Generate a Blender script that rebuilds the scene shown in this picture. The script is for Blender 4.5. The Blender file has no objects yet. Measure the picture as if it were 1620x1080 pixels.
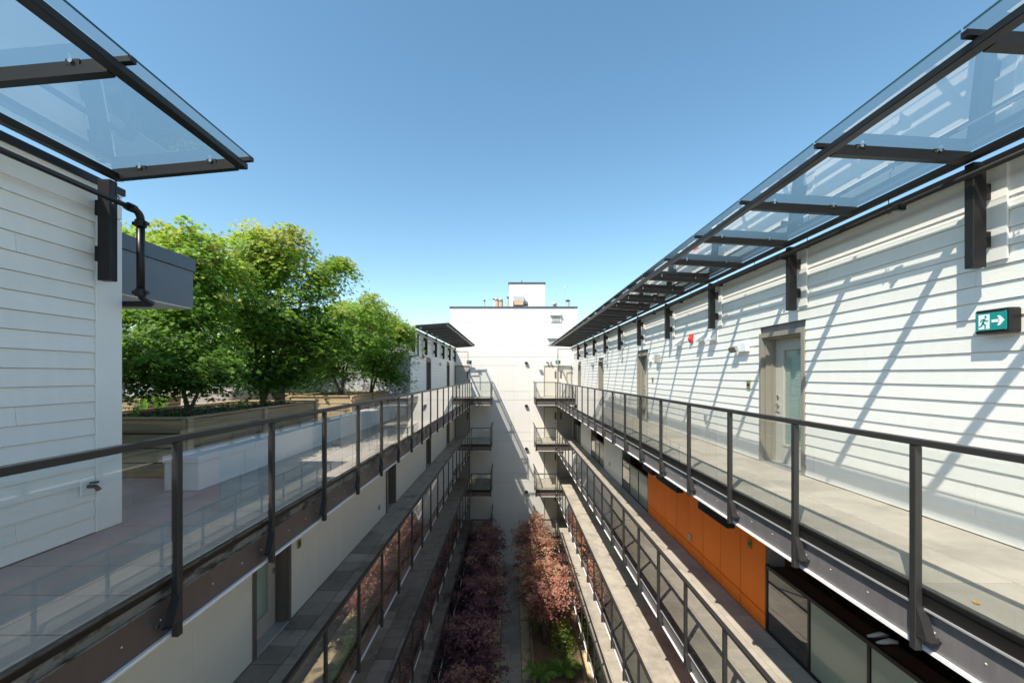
import bpy, bmesh, math, random
import numpy as np
from mathutils import Vector, Matrix

random.seed(7)
rng = np.random.default_rng(7)
S = bpy.context.scene
COL = S.collection

# ------------------------------------------------------------------ camera, sky, sun, exposure
cam_d = bpy.data.cameras.new('camera')
cam = bpy.data.objects.new('camera', cam_d)
COL.objects.link(cam)
cam.location = (0, 0, 0)
cam.rotation_euler = (math.radians(90), 0, 0)
cam_d.sensor_width = 36.0
cam_d.sensor_fit = 'HORIZONTAL'
cam_d.lens = 670.0 / 1620.0 * 36.0
cam_d.shift_x = 2.0 / 1620.0
cam_d.shift_y = 53.0 / 1620.0
cam_d.clip_start = 0.05
cam_d.clip_end = 6000
S.camera = cam

SUN_TO = Vector((-0.4545, -0.57, 1.0)).normalized()
world = bpy.data.worlds.new('World')
S.world = world
world.use_nodes = True
wn = world.node_tree
wn.nodes.clear()
wo = wn.nodes.new('ShaderNodeOutputWorld')
bg = wn.nodes.new('ShaderNodeBackground')
sky = wn.nodes.new('ShaderNodeTexSky')
sky.sky_type = 'NISHITA'
sky.sun_disc = False
sky.sun_elevation = math.asin(SUN_TO.z)
sky.sun_rotation = math.atan2(SUN_TO.x, SUN_TO.y)
sky.altitude = 0
sky.air_density = 1.0
sky.dust_density = 0.4
sky.ozone_density = 1.5
bg.inputs['Strength'].default_value = 0.088
hs = wn.nodes.new('ShaderNodeHueSaturation')
hs.inputs['Hue'].default_value = 0.493
hs.inputs['Saturation'].default_value = 1.14
wn.links.new(sky.outputs[0], hs.inputs['Color'])
wb = wn.nodes.new('ShaderNodeVectorMath'); wb.operation = 'MULTIPLY'
wb.inputs[1].default_value = (1.02, 1.0, 0.9)      # camera white balance of the photograph, slightly warm
wn.links.new(hs.outputs[0], wb.inputs[0])
wn.links.new(wb.outputs[0], bg.inputs[0])
wn.links.new(bg.outputs[0], wo.inputs[0])

sun_d = bpy.data.lights.new('sun', 'SUN')
sun_d.energy = 2.95
sun_d.angle = math.radians(0.53)
sun_d.color = (1.0, 0.915, 0.79)
sun = bpy.data.objects.new('sun', sun_d)
COL.objects.link(sun)
sun.location = (-20, -20, 40)
sun.rotation_euler = SUN_TO.to_track_quat('Z', 'Y').to_euler()

S.view_settings.view_transform = 'Standard'
S.view_settings.look = 'None'
S.view_settings.gamma = 1.0
S.view_settings.use_curve_mapping = False
S.view_settings.exposure = 1.48
S.cycles.max_bounces = 10
S.cycles.transparent_max_bounces = 24
S.cycles.glossy_bounces = 5
S.cycles.diffuse_bounces = 8

# ------------------------------------------------------------------ materials
def nd(nt, t, **kw):
    n = nt.nodes.new(t)
    for k, v in kw.items():
        n.inputs[k].default_value = v
    return n

def mat(name, col, rough=0.6, metal=0.0, var=0.0, vscale=3.0, bump=0.0, bscale=60.0,
        stretch=(1, 1, 1), dirt=None, dscale=1.2, dlo=0.5, dhi=0.7, spec=0.5, piece=0.0, streak=0.0, fine=0.0):
    m = bpy.data.materials.new(name)
    m.use_nodes = True
    nt = m.node_tree
    b = nt.nodes['Principled BSDF']
    b.inputs['Roughness'].default_value = rough
    b.inputs['Metallic'].default_value = metal
    b.inputs['Specular IOR Level'].default_value = spec
    L = nt.links.new
    geo = nt.nodes.new('ShaderNodeNewGeometry')
    mp = nt.nodes.new('ShaderNodeMapping')
    mp.inputs['Scale'].default_value = stretch
    L(geo.outputs['Position'], mp.inputs['Vector'])
    rgb = nt.nodes.new('ShaderNodeRGB')
    rgb.outputs[0].default_value = (*col, 1)
    out = rgb.outputs[0]
    def hsv_val(src, fac, lo, hi):
        mr = nd(nt, 'ShaderNodeMapRange')
        mr.inputs['To Min'].default_value = lo
        mr.inputs['To Max'].default_value = hi
        L(fac, mr.inputs['Value'])
        mx = nt.nodes.new('ShaderNodeVectorMath'); mx.operation = 'SCALE'
        L(src, mx.inputs[0]); L(mr.outputs[0], mx.inputs['Scale'])
        return mx.outputs[0]
    if var:
        n = nd(nt, 'ShaderNodeTexNoise', Scale=vscale, Detail=6.0, Roughness=0.6)
        L(mp.outputs[0], n.inputs['Vector'])
        out = hsv_val(out, n.outputs['Fac'], 1 - var * 1.6, 1 + var * 1.6)
    if fine:
        n = nd(nt, 'ShaderNodeTexNoise', Scale=90.0, Detail=3.0, Roughness=0.7)
        L(mp.outputs[0], n.inputs['Vector'])
        out = hsv_val(out, n.outputs['Fac'], 1 - fine * 1.6, 1 + fine * 1.6)
    if streak:
        mp2 = nt.nodes.new('ShaderNodeMapping'); mp2.inputs['Scale'].default_value = (5, 5, 0.35)
        L(geo.outputs['Position'], mp2.inputs['Vector'])
        n = nd(nt, 'ShaderNodeTexNoise', Scale=1.6, Detail=5.0, Roughness=0.65)
        L(mp2.outputs[0], n.inputs['Vector'])
        out = hsv_val(out, n.outputs['Fac'], 1 - streak * 1.6, 1 + streak * 1.4)
    if piece:
        oi = nt.nodes.new('ShaderNodeObjectInfo')
        out = hsv_val(out, oi.outputs['Random'], 1 - piece, 1 + piece)
    if dirt:
        n = nd(nt, 'ShaderNodeTexNoise', Scale=dscale, Detail=8.0, Roughness=0.68)
        L(mp.outputs[0], n.inputs['Vector'])
        mr = nd(nt, 'ShaderNodeMapRange')
        mr.inputs['From Min'].default_value = dlo
        mr.inputs['From Max'].default_value = dhi
        L(n.outputs['Fac'], mr.inputs['Value'])
        mx = nt.nodes.new('ShaderNodeMix'); mx.data_type = 'RGBA'
        L(mr.outputs[0], mx.inputs['Factor'])
        L(out, mx.inputs['A'])
        mx.inputs['B'].default_value = (*dirt, 1)
        out = mx.outputs['Result']
    L(out, b.inputs['Base Color'])
    if bump:
        n = nd(nt, 'ShaderNodeTexNoise', Scale=bscale, Detail=4.0)
        L(mp.outputs[0], n.inputs['Vector'])
        bp = nt.nodes.new('ShaderNodeBump')
        bp.inputs['Strength'].default_value = bump
        bp.inputs['Distance'].default_value = 0.004
        L(n.outputs['Fac'], bp.inputs['Height'])
        L(bp.outputs[0], b.inputs['Normal'])
        n2 = nd(nt, 'ShaderNodeMapRange')
        n2.inputs['To Min'].default_value = max(0, rough - 0.1)
        n2.inputs['To Max'].default_value = min(1, rough + 0.1)
        L(n.outputs['Fac'], n2.inputs['Value'])
        L(n2.outputs[0], b.inputs['Roughness'])
    return m

def glass_mat(name, tint, refl=1.9, frost=0.0, frost_col=(0.8, 0.88, 0.9), base=0.0, rough=0.0, smudge=0.0):
    m = bpy.data.materials.new(name)
    m.use_nodes = True
    nt = m.node_tree
    nt.nodes.clear()
    L = nt.links.new
    o = nt.nodes.new('ShaderNodeOutputMaterial')
    tr = nt.nodes.new('ShaderNodeBsdfTransparent')
    tr.inputs[0].default_value = (*tint, 1)
    gl = nt.nodes.new('ShaderNodeBsdfGlossy')
    gl.inputs['Roughness'].default_value = rough
    fr = nt.nodes.new('ShaderNodeFresnel')
    fr.inputs['IOR'].default_value = 1.5
    geo = nt.nodes.new('ShaderNodeNewGeometry')
    # front faces only reflect like one pane; backs of the slab are plain
    mt = nt.nodes.new('ShaderNodeMath'); mt.operation = 'MULTIPLY_ADD'; mt.use_clamp = True
    L(fr.outputs[0], mt.inputs[0]); mt.inputs[1].default_value = refl; mt.inputs[2].default_value = base
    inv = nt.nodes.new('ShaderNodeMath'); inv.operation = 'SUBTRACT'; inv.inputs[0].default_value = 1.0
    L(geo.outputs['Backfacing'], inv.inputs[1])
    mf = nt.nodes.new('ShaderNodeMath'); mf.operation = 'MULTIPLY'
    L(mt.outputs[0], mf.inputs[0]); L(inv.outputs[0], mf.inputs[1])
    body = tr.outputs[0]
    if frost > 0 or smudge > 0:
        df = nt.nodes.new('ShaderNodeBsdfDiffuse'); df.inputs[0].default_value = (*frost_col, 1)
        tl = nt.nodes.new('ShaderNodeBsdfTranslucent'); tl.inputs[0].default_value = (*frost_col, 1)
        ms = nt.nodes.new('ShaderNodeMixShader'); ms.inputs[0].default_value = 0.6
        L(df.outputs[0], ms.inputs[1]); L(tl.outputs[0], ms.inputs[2])
        mb = nt.nodes.new('ShaderNodeMixShader'); mb.inputs[0].default_value = frost
        if smudge > 0:
            n = nd(nt, 'ShaderNodeTexNoise', Scale=2.2, Detail=7.0, Roughness=0.7)
            L(geo.outputs['Position'], n.inputs['Vector'])
            mr = nd(nt, 'ShaderNodeMapRange')
            mr.inputs['From Min'].default_value = 0.35; mr.inputs['From Max'].default_value = 0.8
            mr.inputs['To Min'].default_value = frost; mr.inputs['To Max'].default_value = frost + smudge
            L(n.outputs['Fac'], mr.inputs['Value']); L(mr.outputs[0], mb.inputs[0])
        L(tr.outputs[0], mb.inputs[1]); L(ms.outputs[0], mb.inputs[2])
        body = mb.outputs[0]
    mx = nt.nodes.new('ShaderNodeMixShader')
    L(mf.outputs[0], mx.inputs[0]); L(body, mx.inputs[1]); L(gl.outputs[0], mx.inputs[2])
    L(mx.outputs[0], o.inputs[0])
    return m

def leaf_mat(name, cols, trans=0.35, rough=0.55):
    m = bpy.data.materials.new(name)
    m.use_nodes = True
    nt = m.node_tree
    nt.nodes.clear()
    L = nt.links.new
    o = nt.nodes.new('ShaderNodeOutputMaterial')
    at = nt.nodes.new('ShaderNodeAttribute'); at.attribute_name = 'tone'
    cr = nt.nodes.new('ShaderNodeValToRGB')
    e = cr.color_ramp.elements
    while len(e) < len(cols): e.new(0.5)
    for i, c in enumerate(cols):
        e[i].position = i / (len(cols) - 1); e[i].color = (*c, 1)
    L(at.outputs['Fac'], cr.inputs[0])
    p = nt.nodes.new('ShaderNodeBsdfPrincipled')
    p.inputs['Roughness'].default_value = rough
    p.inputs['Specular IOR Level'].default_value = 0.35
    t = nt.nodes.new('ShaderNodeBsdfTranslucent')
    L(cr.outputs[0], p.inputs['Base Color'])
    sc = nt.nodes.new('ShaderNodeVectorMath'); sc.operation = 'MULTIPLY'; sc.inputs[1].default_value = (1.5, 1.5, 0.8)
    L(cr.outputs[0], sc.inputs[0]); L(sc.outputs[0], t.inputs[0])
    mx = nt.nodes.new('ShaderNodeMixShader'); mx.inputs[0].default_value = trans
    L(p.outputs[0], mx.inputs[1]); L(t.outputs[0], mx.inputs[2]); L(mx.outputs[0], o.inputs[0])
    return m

M = {}
M['siding'] = mat('painted_siding', (0.82, 0.80, 0.755), 0.5, var=0.03, vscale=1.2, bump=0.55, bscale=70, stretch=(1, 0.12, 2.2), piece=0.03, streak=0.04)
M['trim'] = mat('white_trim', (0.82, 0.805, 0.765), 0.5, var=0.03, bump=0.1, streak=0.02)
M['panel'] = mat('wall_panel', (0.78, 0.76, 0.69), 0.6, var=0.03, vscale=2, bump=0.15, bscale=120, piece=0.02, streak=0.035)
M['backpanel'] = mat('pale_cladding', (0.655, 0.64, 0.612), 0.55, var=0.02, vscale=1, bump=0.1, piece=0.025, streak=0.035)
M['core'] = mat('wall_core', (0.22, 0.21, 0.2), 0.9)
M['soffit'] = mat('soffit_render', (0.62, 0.61, 0.58), 0.8, var=0.04)
M['black'] = mat('black_powder_coat', (0.015, 0.014, 0.0135), 0.38, metal=0.0, var=0.1, vscale=6, bump=0.12, bscale=160, spec=0.3)
M['rail'] = mat('dark_grey_rail_paint', (0.028, 0.027, 0.0265), 0.40, var=0.12, vscale=7, bump=0.12, bscale=150, spec=0.4)
M['fascia'] = mat('brown_grey_fascia', (0.135, 0.108, 0.098), 0.4, metal=0.3, var=0.12, vscale=3, bump=0.08, piece=0.1, streak=0.16)
M['bar'] = mat('weathered_channel', (0.03, 0.03, 0.032), 0.45, var=0.25, vscale=4, dirt=(0.16, 0.16, 0.145), dscale=7, dlo=0.56, dhi=0.68, stretch=(1, 0.35, 1))
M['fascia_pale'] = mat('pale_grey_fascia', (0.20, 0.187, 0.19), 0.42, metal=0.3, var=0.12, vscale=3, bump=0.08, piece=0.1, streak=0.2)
M['mottled'] = mat('mottled_galvanised_strip', (0.17, 0.17, 0.15), 0.55, var=0.3, vscale=9, dirt=(0.03, 0.028, 0.022), dscale=8, dlo=0.46, dhi=0.56, stretch=(1, 0.4, 1))
M['flash'] = mat('white_flashing', (0.8, 0.8, 0.8), 0.35)
M['taupe'] = mat('taupe_door_frame', (0.27, 0.245, 0.205), 0.5, var=0.05, bump=0.08, streak=0.05)
M['brown'] = mat('brown_door_frame', (0.14, 0.115, 0.098), 0.5, var=0.05, bump=0.08)
M['leafd'] = mat('door_leaf_paint', (0.47, 0.45, 0.40), 0.45, var=0.03)
M['leafg'] = mat('grey_steel_door', (0.33, 0.315, 0.29), 0.5, var=0.03)
M['beige'] = mat('beige_steel_door', (0.56, 0.53, 0.47), 0.5, var=0.03)
M['blind'] = mat('blind_slats', (0.50, 0.62, 0.55), 0.5)
M['orange'] = mat('orange_panel', (0.92, 0.20, 0.014), 0.6, spec=0.25, var=0.05, vscale=1.5, bump=0.05, piece=0.04, streak=0.05)
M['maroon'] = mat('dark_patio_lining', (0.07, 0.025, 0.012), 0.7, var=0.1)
M['paver'] = mat('beige_concrete_paver', (0.335, 0.308, 0.262), 0.85, var=0.17, vscale=2.5, bump=0.35, bscale=60, dirt=(0.20, 0.185, 0.16), dscale=1.3, dlo=0.46, dhi=0.75, piece=0.09, fine=0.1)
M['paver_dark'] = mat('grey_paver', (0.27, 0.25, 0.228), 0.6, var=0.2, vscale=3, bump=0.35, bscale=60, dirt=(0.11, 0.10, 0.09), dscale=2.0, dlo=0.5, dhi=0.72, piece=0.34, fine=0.14)
M['paver_red'] = mat('reddish_paver', (0.35, 0.315, 0.29), 0.8, var=0.15, vscale=2.5, bump=0.35, bscale=60, dirt=(0.37, 0.34, 0.31), dscale=1.6, dlo=0.5, dhi=0.72, piece=0.13, fine=0.12)
M['grout'] = mat('paver_bedding', (0.03, 0.028, 0.025), 0.95)
M['wood'] = mat('weathered_cedar', (0.46, 0.315, 0.185), 0.8, var=0.28, vscale=5, bump=0.7, bscale=40, stretch=(1, 0.12, 2.5), dirt=(0.13, 0.12, 0.075), dscale=2.0, dlo=0.45, dhi=0.72, piece=0.24)
M['woodx'] = mat('weathered_cedar_cross', (0.42, 0.31, 0.18), 0.8, var=0.28, vscale=5, bump=0.7, bscale=40, stretch=(0.12, 1, 2.5), dirt=(0.12, 0.115, 0.07), dscale=2.0, dlo=0.42, dhi=0.7, piece=0.16)
M['whitebox'] = mat('white_planter_metal', (0.74, 0.75, 0.76), 0.4, var=0.03, streak=0.02)
M['greybox'] = mat('blue_grey_fascia', (0.125, 0.14, 0.165), 0.5, var=0.06, vscale=2, bump=0.06)
M['greycap'] = mat('dark_cap_flashing', (0.07, 0.085, 0.11), 0.4)
M['greywall'] = mat('grey_end_wall', (0.40, 0.41, 0.43), 0.6, var=0.04, streak=0.05, piece=0.03)
M['soil'] = mat('planting_soil', (0.15, 0.10, 0.065), 0.95, var=0.3, vscale=14, bump=1.0, bscale=30)
M['bark'] = mat('grey_bark', (0.12, 0.095, 0.07), 0.85, var=0.25, vscale=20, bump=0.8, bscale=30, stretch=(1, 1, 0.25))
M['tarp'] = mat('taupe_cover_fabric', (0.30, 0.26, 0.24), 0.8, var=0.08, vscale=4, bump=0.5, bscale=9)
M['tarp_dark'] = mat('dark_grill_cover', (0.05, 0.045, 0.045), 0.7, var=0.1, bump=0.4, bscale=9)
M['ground'] = mat('city_ground', (0.12, 0.125, 0.11), 0.9, var=0.3, vscale=0.03)
M['court'] = mat('courtyard_gravel', (0.52, 0.43, 0.26), 0.9, var=0.25, vscale=8, bump=0.8, bscale=40, dirt=(0.2, 0.17, 0.12), dscale=1.5, dlo=0.5, dhi=0.65)
M['red'] = mat('red_alarm_plastic', (0.72, 0.03, 0.025), 0.35)
M['teal'] = mat('teal_sign_face', (0.01, 0.27, 0.25), 0.4)
M['signwhite'] = mat('sign_white', (0.85, 0.9, 0.88), 0.4)
M['greyplastic'] = mat('grey_fixture', (0.36, 0.36, 0.35), 0.5)
M['chrome'] = mat('satin_metal', (0.62, 0.61, 0.58), 0.25, metal=1.0)
M['olive'] = mat('olive_number_plate', (0.20, 0.21, 0.055), 0.5)
M['rustpipe'] = mat('weathered_vent_pipe', (0.50, 0.33, 0.21), 0.7, var=0.2)
M['galv'] = mat('galvanised_metal', (0.5, 0.51, 0.52), 0.4, metal=0.5, var=0.08)
M['shoe'] = mat('pale_shoes', (0.6, 0.6, 0.62), 0.6)
M['roof'] = mat('roof_membrane', (0.30, 0.30, 0.30), 0.9, var=0.1)
M['glass'] = glass_mat('railing_glass', (0.98, 0.99, 0.98), refl=2.3, base=0.015, frost=0.006, smudge=0.04, frost_col=(0.75, 0.8, 0.78))
M['canopy_glass'] = glass_mat('fritted_canopy_glass', (0.955, 0.975, 0.965), refl=3.4, base=0.03, frost=0.022, frost_col=(0.7, 0.9, 0.95))
M['glass_edge'] = mat('green_glass_edge', (0.02, 0.06, 0.06), 0.2)
M['frost'] = glass_mat('frosted_guard_glass', (0.6, 0.75, 0.68), refl=1.2, frost=0.85, frost_col=(0.62, 0.70, 0.61), rough=0.12)
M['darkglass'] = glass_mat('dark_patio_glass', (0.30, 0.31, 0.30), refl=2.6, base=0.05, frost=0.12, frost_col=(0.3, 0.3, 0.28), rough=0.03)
M['interior'] = mat('dim_interior', (0.09, 0.09, 0.085), 0.9)
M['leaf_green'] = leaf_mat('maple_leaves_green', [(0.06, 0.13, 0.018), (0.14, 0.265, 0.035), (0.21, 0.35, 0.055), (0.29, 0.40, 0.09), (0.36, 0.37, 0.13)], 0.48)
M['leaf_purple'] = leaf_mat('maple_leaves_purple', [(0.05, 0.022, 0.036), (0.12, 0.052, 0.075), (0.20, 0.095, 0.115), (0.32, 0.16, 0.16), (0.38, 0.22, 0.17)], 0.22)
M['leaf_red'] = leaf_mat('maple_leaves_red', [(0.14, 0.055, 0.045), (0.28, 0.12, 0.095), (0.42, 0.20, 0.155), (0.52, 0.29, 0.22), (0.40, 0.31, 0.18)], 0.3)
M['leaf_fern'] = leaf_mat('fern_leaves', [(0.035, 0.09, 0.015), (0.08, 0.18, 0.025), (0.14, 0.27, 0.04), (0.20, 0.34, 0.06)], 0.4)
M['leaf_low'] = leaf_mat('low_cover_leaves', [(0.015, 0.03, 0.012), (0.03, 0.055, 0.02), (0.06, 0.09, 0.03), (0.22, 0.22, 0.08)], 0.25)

# ------------------------------------------------------------------ object helpers
W = {}   # world location of every object made here (by name)

def tag(o, label=None, cat=None, group=None, kind=None):
    if label: o['label'] = label
    if cat: o['category'] = cat
    if group: o['group'] = group
    if kind: o['kind'] = kind
    return o

def empty(name, loc, label=None, cat=None, group=None, kind=None, parent=None):
    o = bpy.data.objects.new(name, None)
    o.empty_display_size = 0.1
    COL.objects.link(o)
    p = Vector(loc)
    W[o.name] = p
    if parent is not None:
        o.parent = parent
        o.location = p - W[parent.name]
    else:
        o.location = p
    return tag(o, label, cat, group, kind)

class MB:
    def __init__(s):
        s.v = []; s.f = []; s.m = []; s.cm = 0
    def add(s, vs, fs):
        n = len(s.v)
        s.v += [tuple(a) for a in vs]
        for f in fs:
            s.f.append(tuple(i + n for i in f)); s.m.append(s.cm)
        return s
    def box(s, x0, x1, y0, y1, z0, z1):
        if x0 > x1: x0, x1 = x1, x0
        if y0 > y1: y0, y1 = y1, y0
        if z0 > z1: z0, z1 = z1, z0
        return s.add([(x0, y0, z0), (x1, y0, z0), (x1, y1, z0), (x0, y1, z0), (x0, y0, z1), (x1, y0, z1), (x1, y1, z1), (x0, y1, z1)],
                     [(0, 3, 2, 1), (4, 5, 6, 7), (0, 1, 5, 4), (1, 2, 6, 5), (2, 3, 7, 6), (3, 0, 4, 7)])
    def cbox(s, x0, x1, y0, y1, z0, z1, b=0.004):
        """box with chamfered edges"""
        bm = bmesh.new()
        bmesh.ops.create_cube(bm, size=1.0)
        for v in bm.verts:
            v.co = Vector(((x0 + x1) / 2 + v.co.x * abs(x1 - x0), (y0 + y1) / 2 + v.co.y * abs(y1 - y0), (z0 + z1) / 2 + v.co.z * abs(z1 - z0)))
        bmesh.ops.bevel(bm, geom=list(bm.edges), offset=b, segments=1, affect='EDGES')
        s.bm(bm)
        return s
    def bm(s, bm):
        bm.verts.index_update()
        s.add([v.co[:] for v in bm.verts], [[v.index for v in f.verts] for f in bm.faces])
        bm.free()
    def prism_y(s, prof, y0, y1):
        """profile [(x,z)] extruded along y"""
        a = 0
        n = len(prof)
        for i in range(n):
            x0, z0 = prof[i]; x1, z1 = prof[(i + 1) % n]
            a += x0 * z1 - x1 * z0
        if a < 0: prof = prof[::-1]
        vs = [(x, y0, z) for x, z in prof] + [(x, y1, z) for x, z in prof]
        fs = [tuple(range(n)), tuple(range(2 * n - 1, n - 1, -1))]
        for i in range(n):
            j = (i + 1) % n
            fs.append((i, i + n, j + n, j))
        return s.add(vs, fs)
    def prism_x(s, prof, x0, x1):
        """profile [(y,z)] extruded along x"""
        n = len(prof)
        a = sum(prof[i][0] * prof[(i + 1) % n][1] - prof[(i + 1) % n][0] * prof[i][1] for i in range(n))
        if a > 0: prof = prof[::-1]
        vs = [(x0, y, z) for y, z in prof] + [(x1, y, z) for y, z in prof]
        fs = [tuple(range(n)), tuple(range(2 * n - 1, n - 1, -1))]
        for i in range(n):
            j = (i + 1) % n
            fs.append((i, i + n, j + n, j))
        return s.add(vs, fs)
    def tube(s, pts, r, seg=12, cap=True):
        pts = [Vector(p) for p in pts]
        rs = r if isinstance(r, (list, tuple)) else [r] * len(pts)
        n0 = len(s.v)
        up = Vector((0, 0, 1))
        vs = []
        for i, p in enumerate(pts):
            if i == 0: d = pts[1] - p
            elif i == len(pts) - 1: d = p - pts[i - 1]
            else: d = (pts[i + 1] - pts[i - 1])
            d.normalize()
            u = d.cross(up)
            if u.length < 1e-3: u = d.cross(Vector((0, 1, 0)))
            u.normalize(); w = d.cross(u)
            for k in range(seg):
                a = 2 * math.pi * k / seg
                vs.append(p + (u * math.cos(a) + w * math.sin(a)) * rs[i])
        fs = []
        for i in range(len(pts) - 1):
            for k in range(seg):
                k2 = (k + 1) % seg
                fs.append((i * seg + k, (i + 1) * seg + k, (i + 1) * seg + k2, i * seg + k2))
        if cap:
            fs.append(tuple(range(seg)))
            b = (len(pts) - 1) * seg
            fs.append(tuple(range(b + seg - 1, b - 1, -1)))
        return s.add(vs, fs)
    def mesh(s, name, mats, center, smooth=False):
        me = bpy.data.meshes.new(name)
        me.from_pydata([(a - center[0], b - center[1], c - center[2]) for a, b, c in s.v], [], s.f)
        for m_ in (mats if isinstance(mats, (list, tuple)) else [mats]):
            me.materials.append(m_)
        if any(s.m): me.polygons.foreach_set('material_index', s.m)
        if smooth: me.polygons.foreach_set('use_smooth', [True] * len(me.polygons))
        me.update()
        return me
    def build(s, name, mats, parent=None, center=None, smooth=False, **tg):
        if center is None:
            xs = [v[0] for v in s.v]; ys = [v[1] for v in s.v]; zs = [v[2] for v in s.v]
            if parent is None:
                center = ((min(xs) + max(xs)) / 2, (min(ys) + max(ys)) / 2, min(zs))
            else:
                center = ((min(xs) + max(xs)) / 2, (min(ys) + max(ys)) / 2, (min(zs) + max(zs)) / 2)
        me = s.mesh(name, mats, center, smooth)
        return place(me, name, center, parent, **tg)

def place(me, name, loc, parent=None, rotz=0.0, **tg):
    o = bpy.data.objects.new(name, me)
    COL.objects.link(o)
    p = Vector(loc)
    W[o.name] = p
    if parent is not None:
        o.parent = parent
        o.location = p - W[parent.name]
    else:
        o.location = p
    if rotz: o.rotation_euler.z = rotz
    return tag(o, **tg)

def again(src, loc, parent):
    """copy of a part (shares its mesh) at another world position, with its own children"""
    o = src.copy()
    COL.objects.link(o)
    p = Vector(loc)
    d = p - W[src.name]
    W[o.name] = p
    o.parent = parent
    o.location = p - W[parent.name] if parent is not None else p
    for ch in [c for c in src.children if not c.name.startswith('__')]:
        again(ch, W[ch.name] + d, o)
    return o

# ------------------------------------------------------------------ dimensions
F = 670.0
XR, XL = 4.36, -3.94           # faces of the two long walls
GR, GL = 2.83, -2.45           # railing lines
LV = [-1.49, -4.36, -7.23, -10.10]
GROUND = -13.3
YB = 29.7                      # face of the end wall
YLAND = 26.6
LANDR, LANDL = 1.58, -1.25
SIDE = {'right': (1, GR, XR, LANDR), 'left': (-1, GL, XL, LANDL)}
ORD = ['top', 'second', 'third', 'lowest']
LVLTXT = ['top level', 'first level below the top', 'second level below the top', 'lowest raised level']

# ------------------------------------------------------------------ ground
MB().add([(-3000, -3000, GROUND - 0.05), (3000, -3000, GROUND - 0.05), (3000, 3000, GROUND - 0.05), (-3000, 3000, GROUND - 0.05)],
         [(0, 1, 2, 3)]).build('ground', M['ground'], kind='structure')
court = MB().box(-4.4, 4.8, -3, YB, GROUND - 0.04, GROUND).build('courtyard_floor', M['court'], kind='structure')
path = MB().box(-0.52, 0.50, 2, YB - 0.02, GROUND + 0.004, GROUND + 0.02).build('courtyard_path', M['grout'], kind='structure')

def paver_field(parent, x0, x1, y0, y1, z, sz, mt, ylimit, th=0.045, gap=0.006, limit=300, keep=None, y_keep=None, jitter=0.0015, anchor=None, name='paver'):
    """individual pavers up to ylimit, the rest joined into one part"""
    nx = max(1, round((x1 - x0) / sz)); w = (x1 - x0) / nx
    ny = max(1, round((y1 - y0) / sz)); l = (y1 - y0) / ny
    tm = MB().cbox(-w / 2 + gap / 2, w / 2 - gap / 2, -l / 2 + gap / 2, l / 2 - gap / 2, -th, 0, 0.004).mesh(name, mt, (0, 0, 0))
    rest = MB(); cnt = 0
    for j in range(ny):
        for i in range(nx):
            cx = x0 + (i + 0.5) * w; cy = y0 + (j + 0.5) * l
            if keep and not keep(cx, cy): continue
            zz = z + random.uniform(-jitter, jitter)
            vis = (y_keep is None or cy + l > y_keep)
            if not vis: 
                rest.box(cx - w / 2 + gap / 2, cx + w / 2 - gap / 2, cy - l / 2 + gap / 2, cy + l / 2 - gap / 2, zz - th, zz); continue
            if cy < ylimit and cnt < limit:
                place(tm, name, (cx, cy, zz), parent); cnt += 1
            else:
                rest.box(cx - w / 2 + gap / 2, cx + w / 2 - gap / 2, cy - l / 2 + gap / 2, cy + l / 2 - gap / 2, zz - th, zz)
    if rest.v:
        rest.build('pavers_beyond', mt, parent, kind='stuff')
    return cnt

paver_field(path, -0.50, 0.48, 14, YB - 0.05, GROUND + 0.05, 0.44, M['paver'], 99, th=0.03)

# ------------------------------------------------------------------ walkways (one per level and side)
for side in ('right', 'left'):
    s, G, X, LD = SIDE[side]
    for li, z in enumerate(LV):
        m = MB()
        xe = G + s * 0.10          # slab edge, behind the fascia
        xw = X + s * 0.02
        m.box(xe, xw, -2.5, YB - 0.01, z - 0.36, z - 0.055)
        m.box(LD + s * 0.10, xe - s * 0.001, YLAND + 0.10, YB - 0.01, z - 0.36, z - 0.055)
        wk = m.build('walkway', M['soffit'], kind='structure', label='%s hand concrete walkway of the %s' % (side, LVLTXT[li]))
        a, b = sorted((G + s * 0.075, X - s * 0.004))
        MB().box(min(xe, xw), max(xe, xw), -2.5, YB - 0.02, z - 0.053, z - 0.046).build('bedding', M['grout'], wk)
        if side == 'right':
            paver_field(wk, a, b, -2.4, YB - 0.02, z, 0.60 if li == 0 else 0.46, M['paver'], [10, 11.5, 14.5, 17][li], y_keep=[1.2, 4.0, 8.5, 12.5][li])
        else:
            paver_field(wk, a, b, -2.4, YB - 0.02, z, 0.44, M['paver_dark'] if li else M['paver_red'], gap=0.011, ylimit=[8.5, 11.5, 14.5, 17][li], y_keep=[1.2, 4.0, 8.5, 12.5][li])
        a2, b2 = sorted((LD + s * 0.075, G + s * 0.07))
        mb = MB()
        for i in range(2):
            for j in range(5):
                ww = (b2 - a2) / 2; ll = (YB - YLAND - 0.1) / 5
                mb.box(a2 + i * ww + 0.003, a2 + (i + 1) * ww - 0.003, YLAND + 0.08 + j * ll, YLAND + 0.08 + (j + 1) * ll - 0.006, z - 0.05, z)
        mb.build('landing_pavers', M['paver'] if side == 'right' else M['paver_dark'], wk, kind='stuff')

# terrace behind the left walkway at the top level
terr = MB().box(-16, XL - 0.05, 4.0, 17.0, LV[0] - 0.5, LV[0] - 0.055).build('terrace', M['grout'], kind='structure', label='roof terrace paved with reddish concrete slabs')
paver_field(terr, -9.0, XL, 4.3, 16.9, LV[0], 0.44, M['paver_red'], 9.0, keep=lambda x, y: not (x < -4.9 and 6.3 < y < 10.1))

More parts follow.
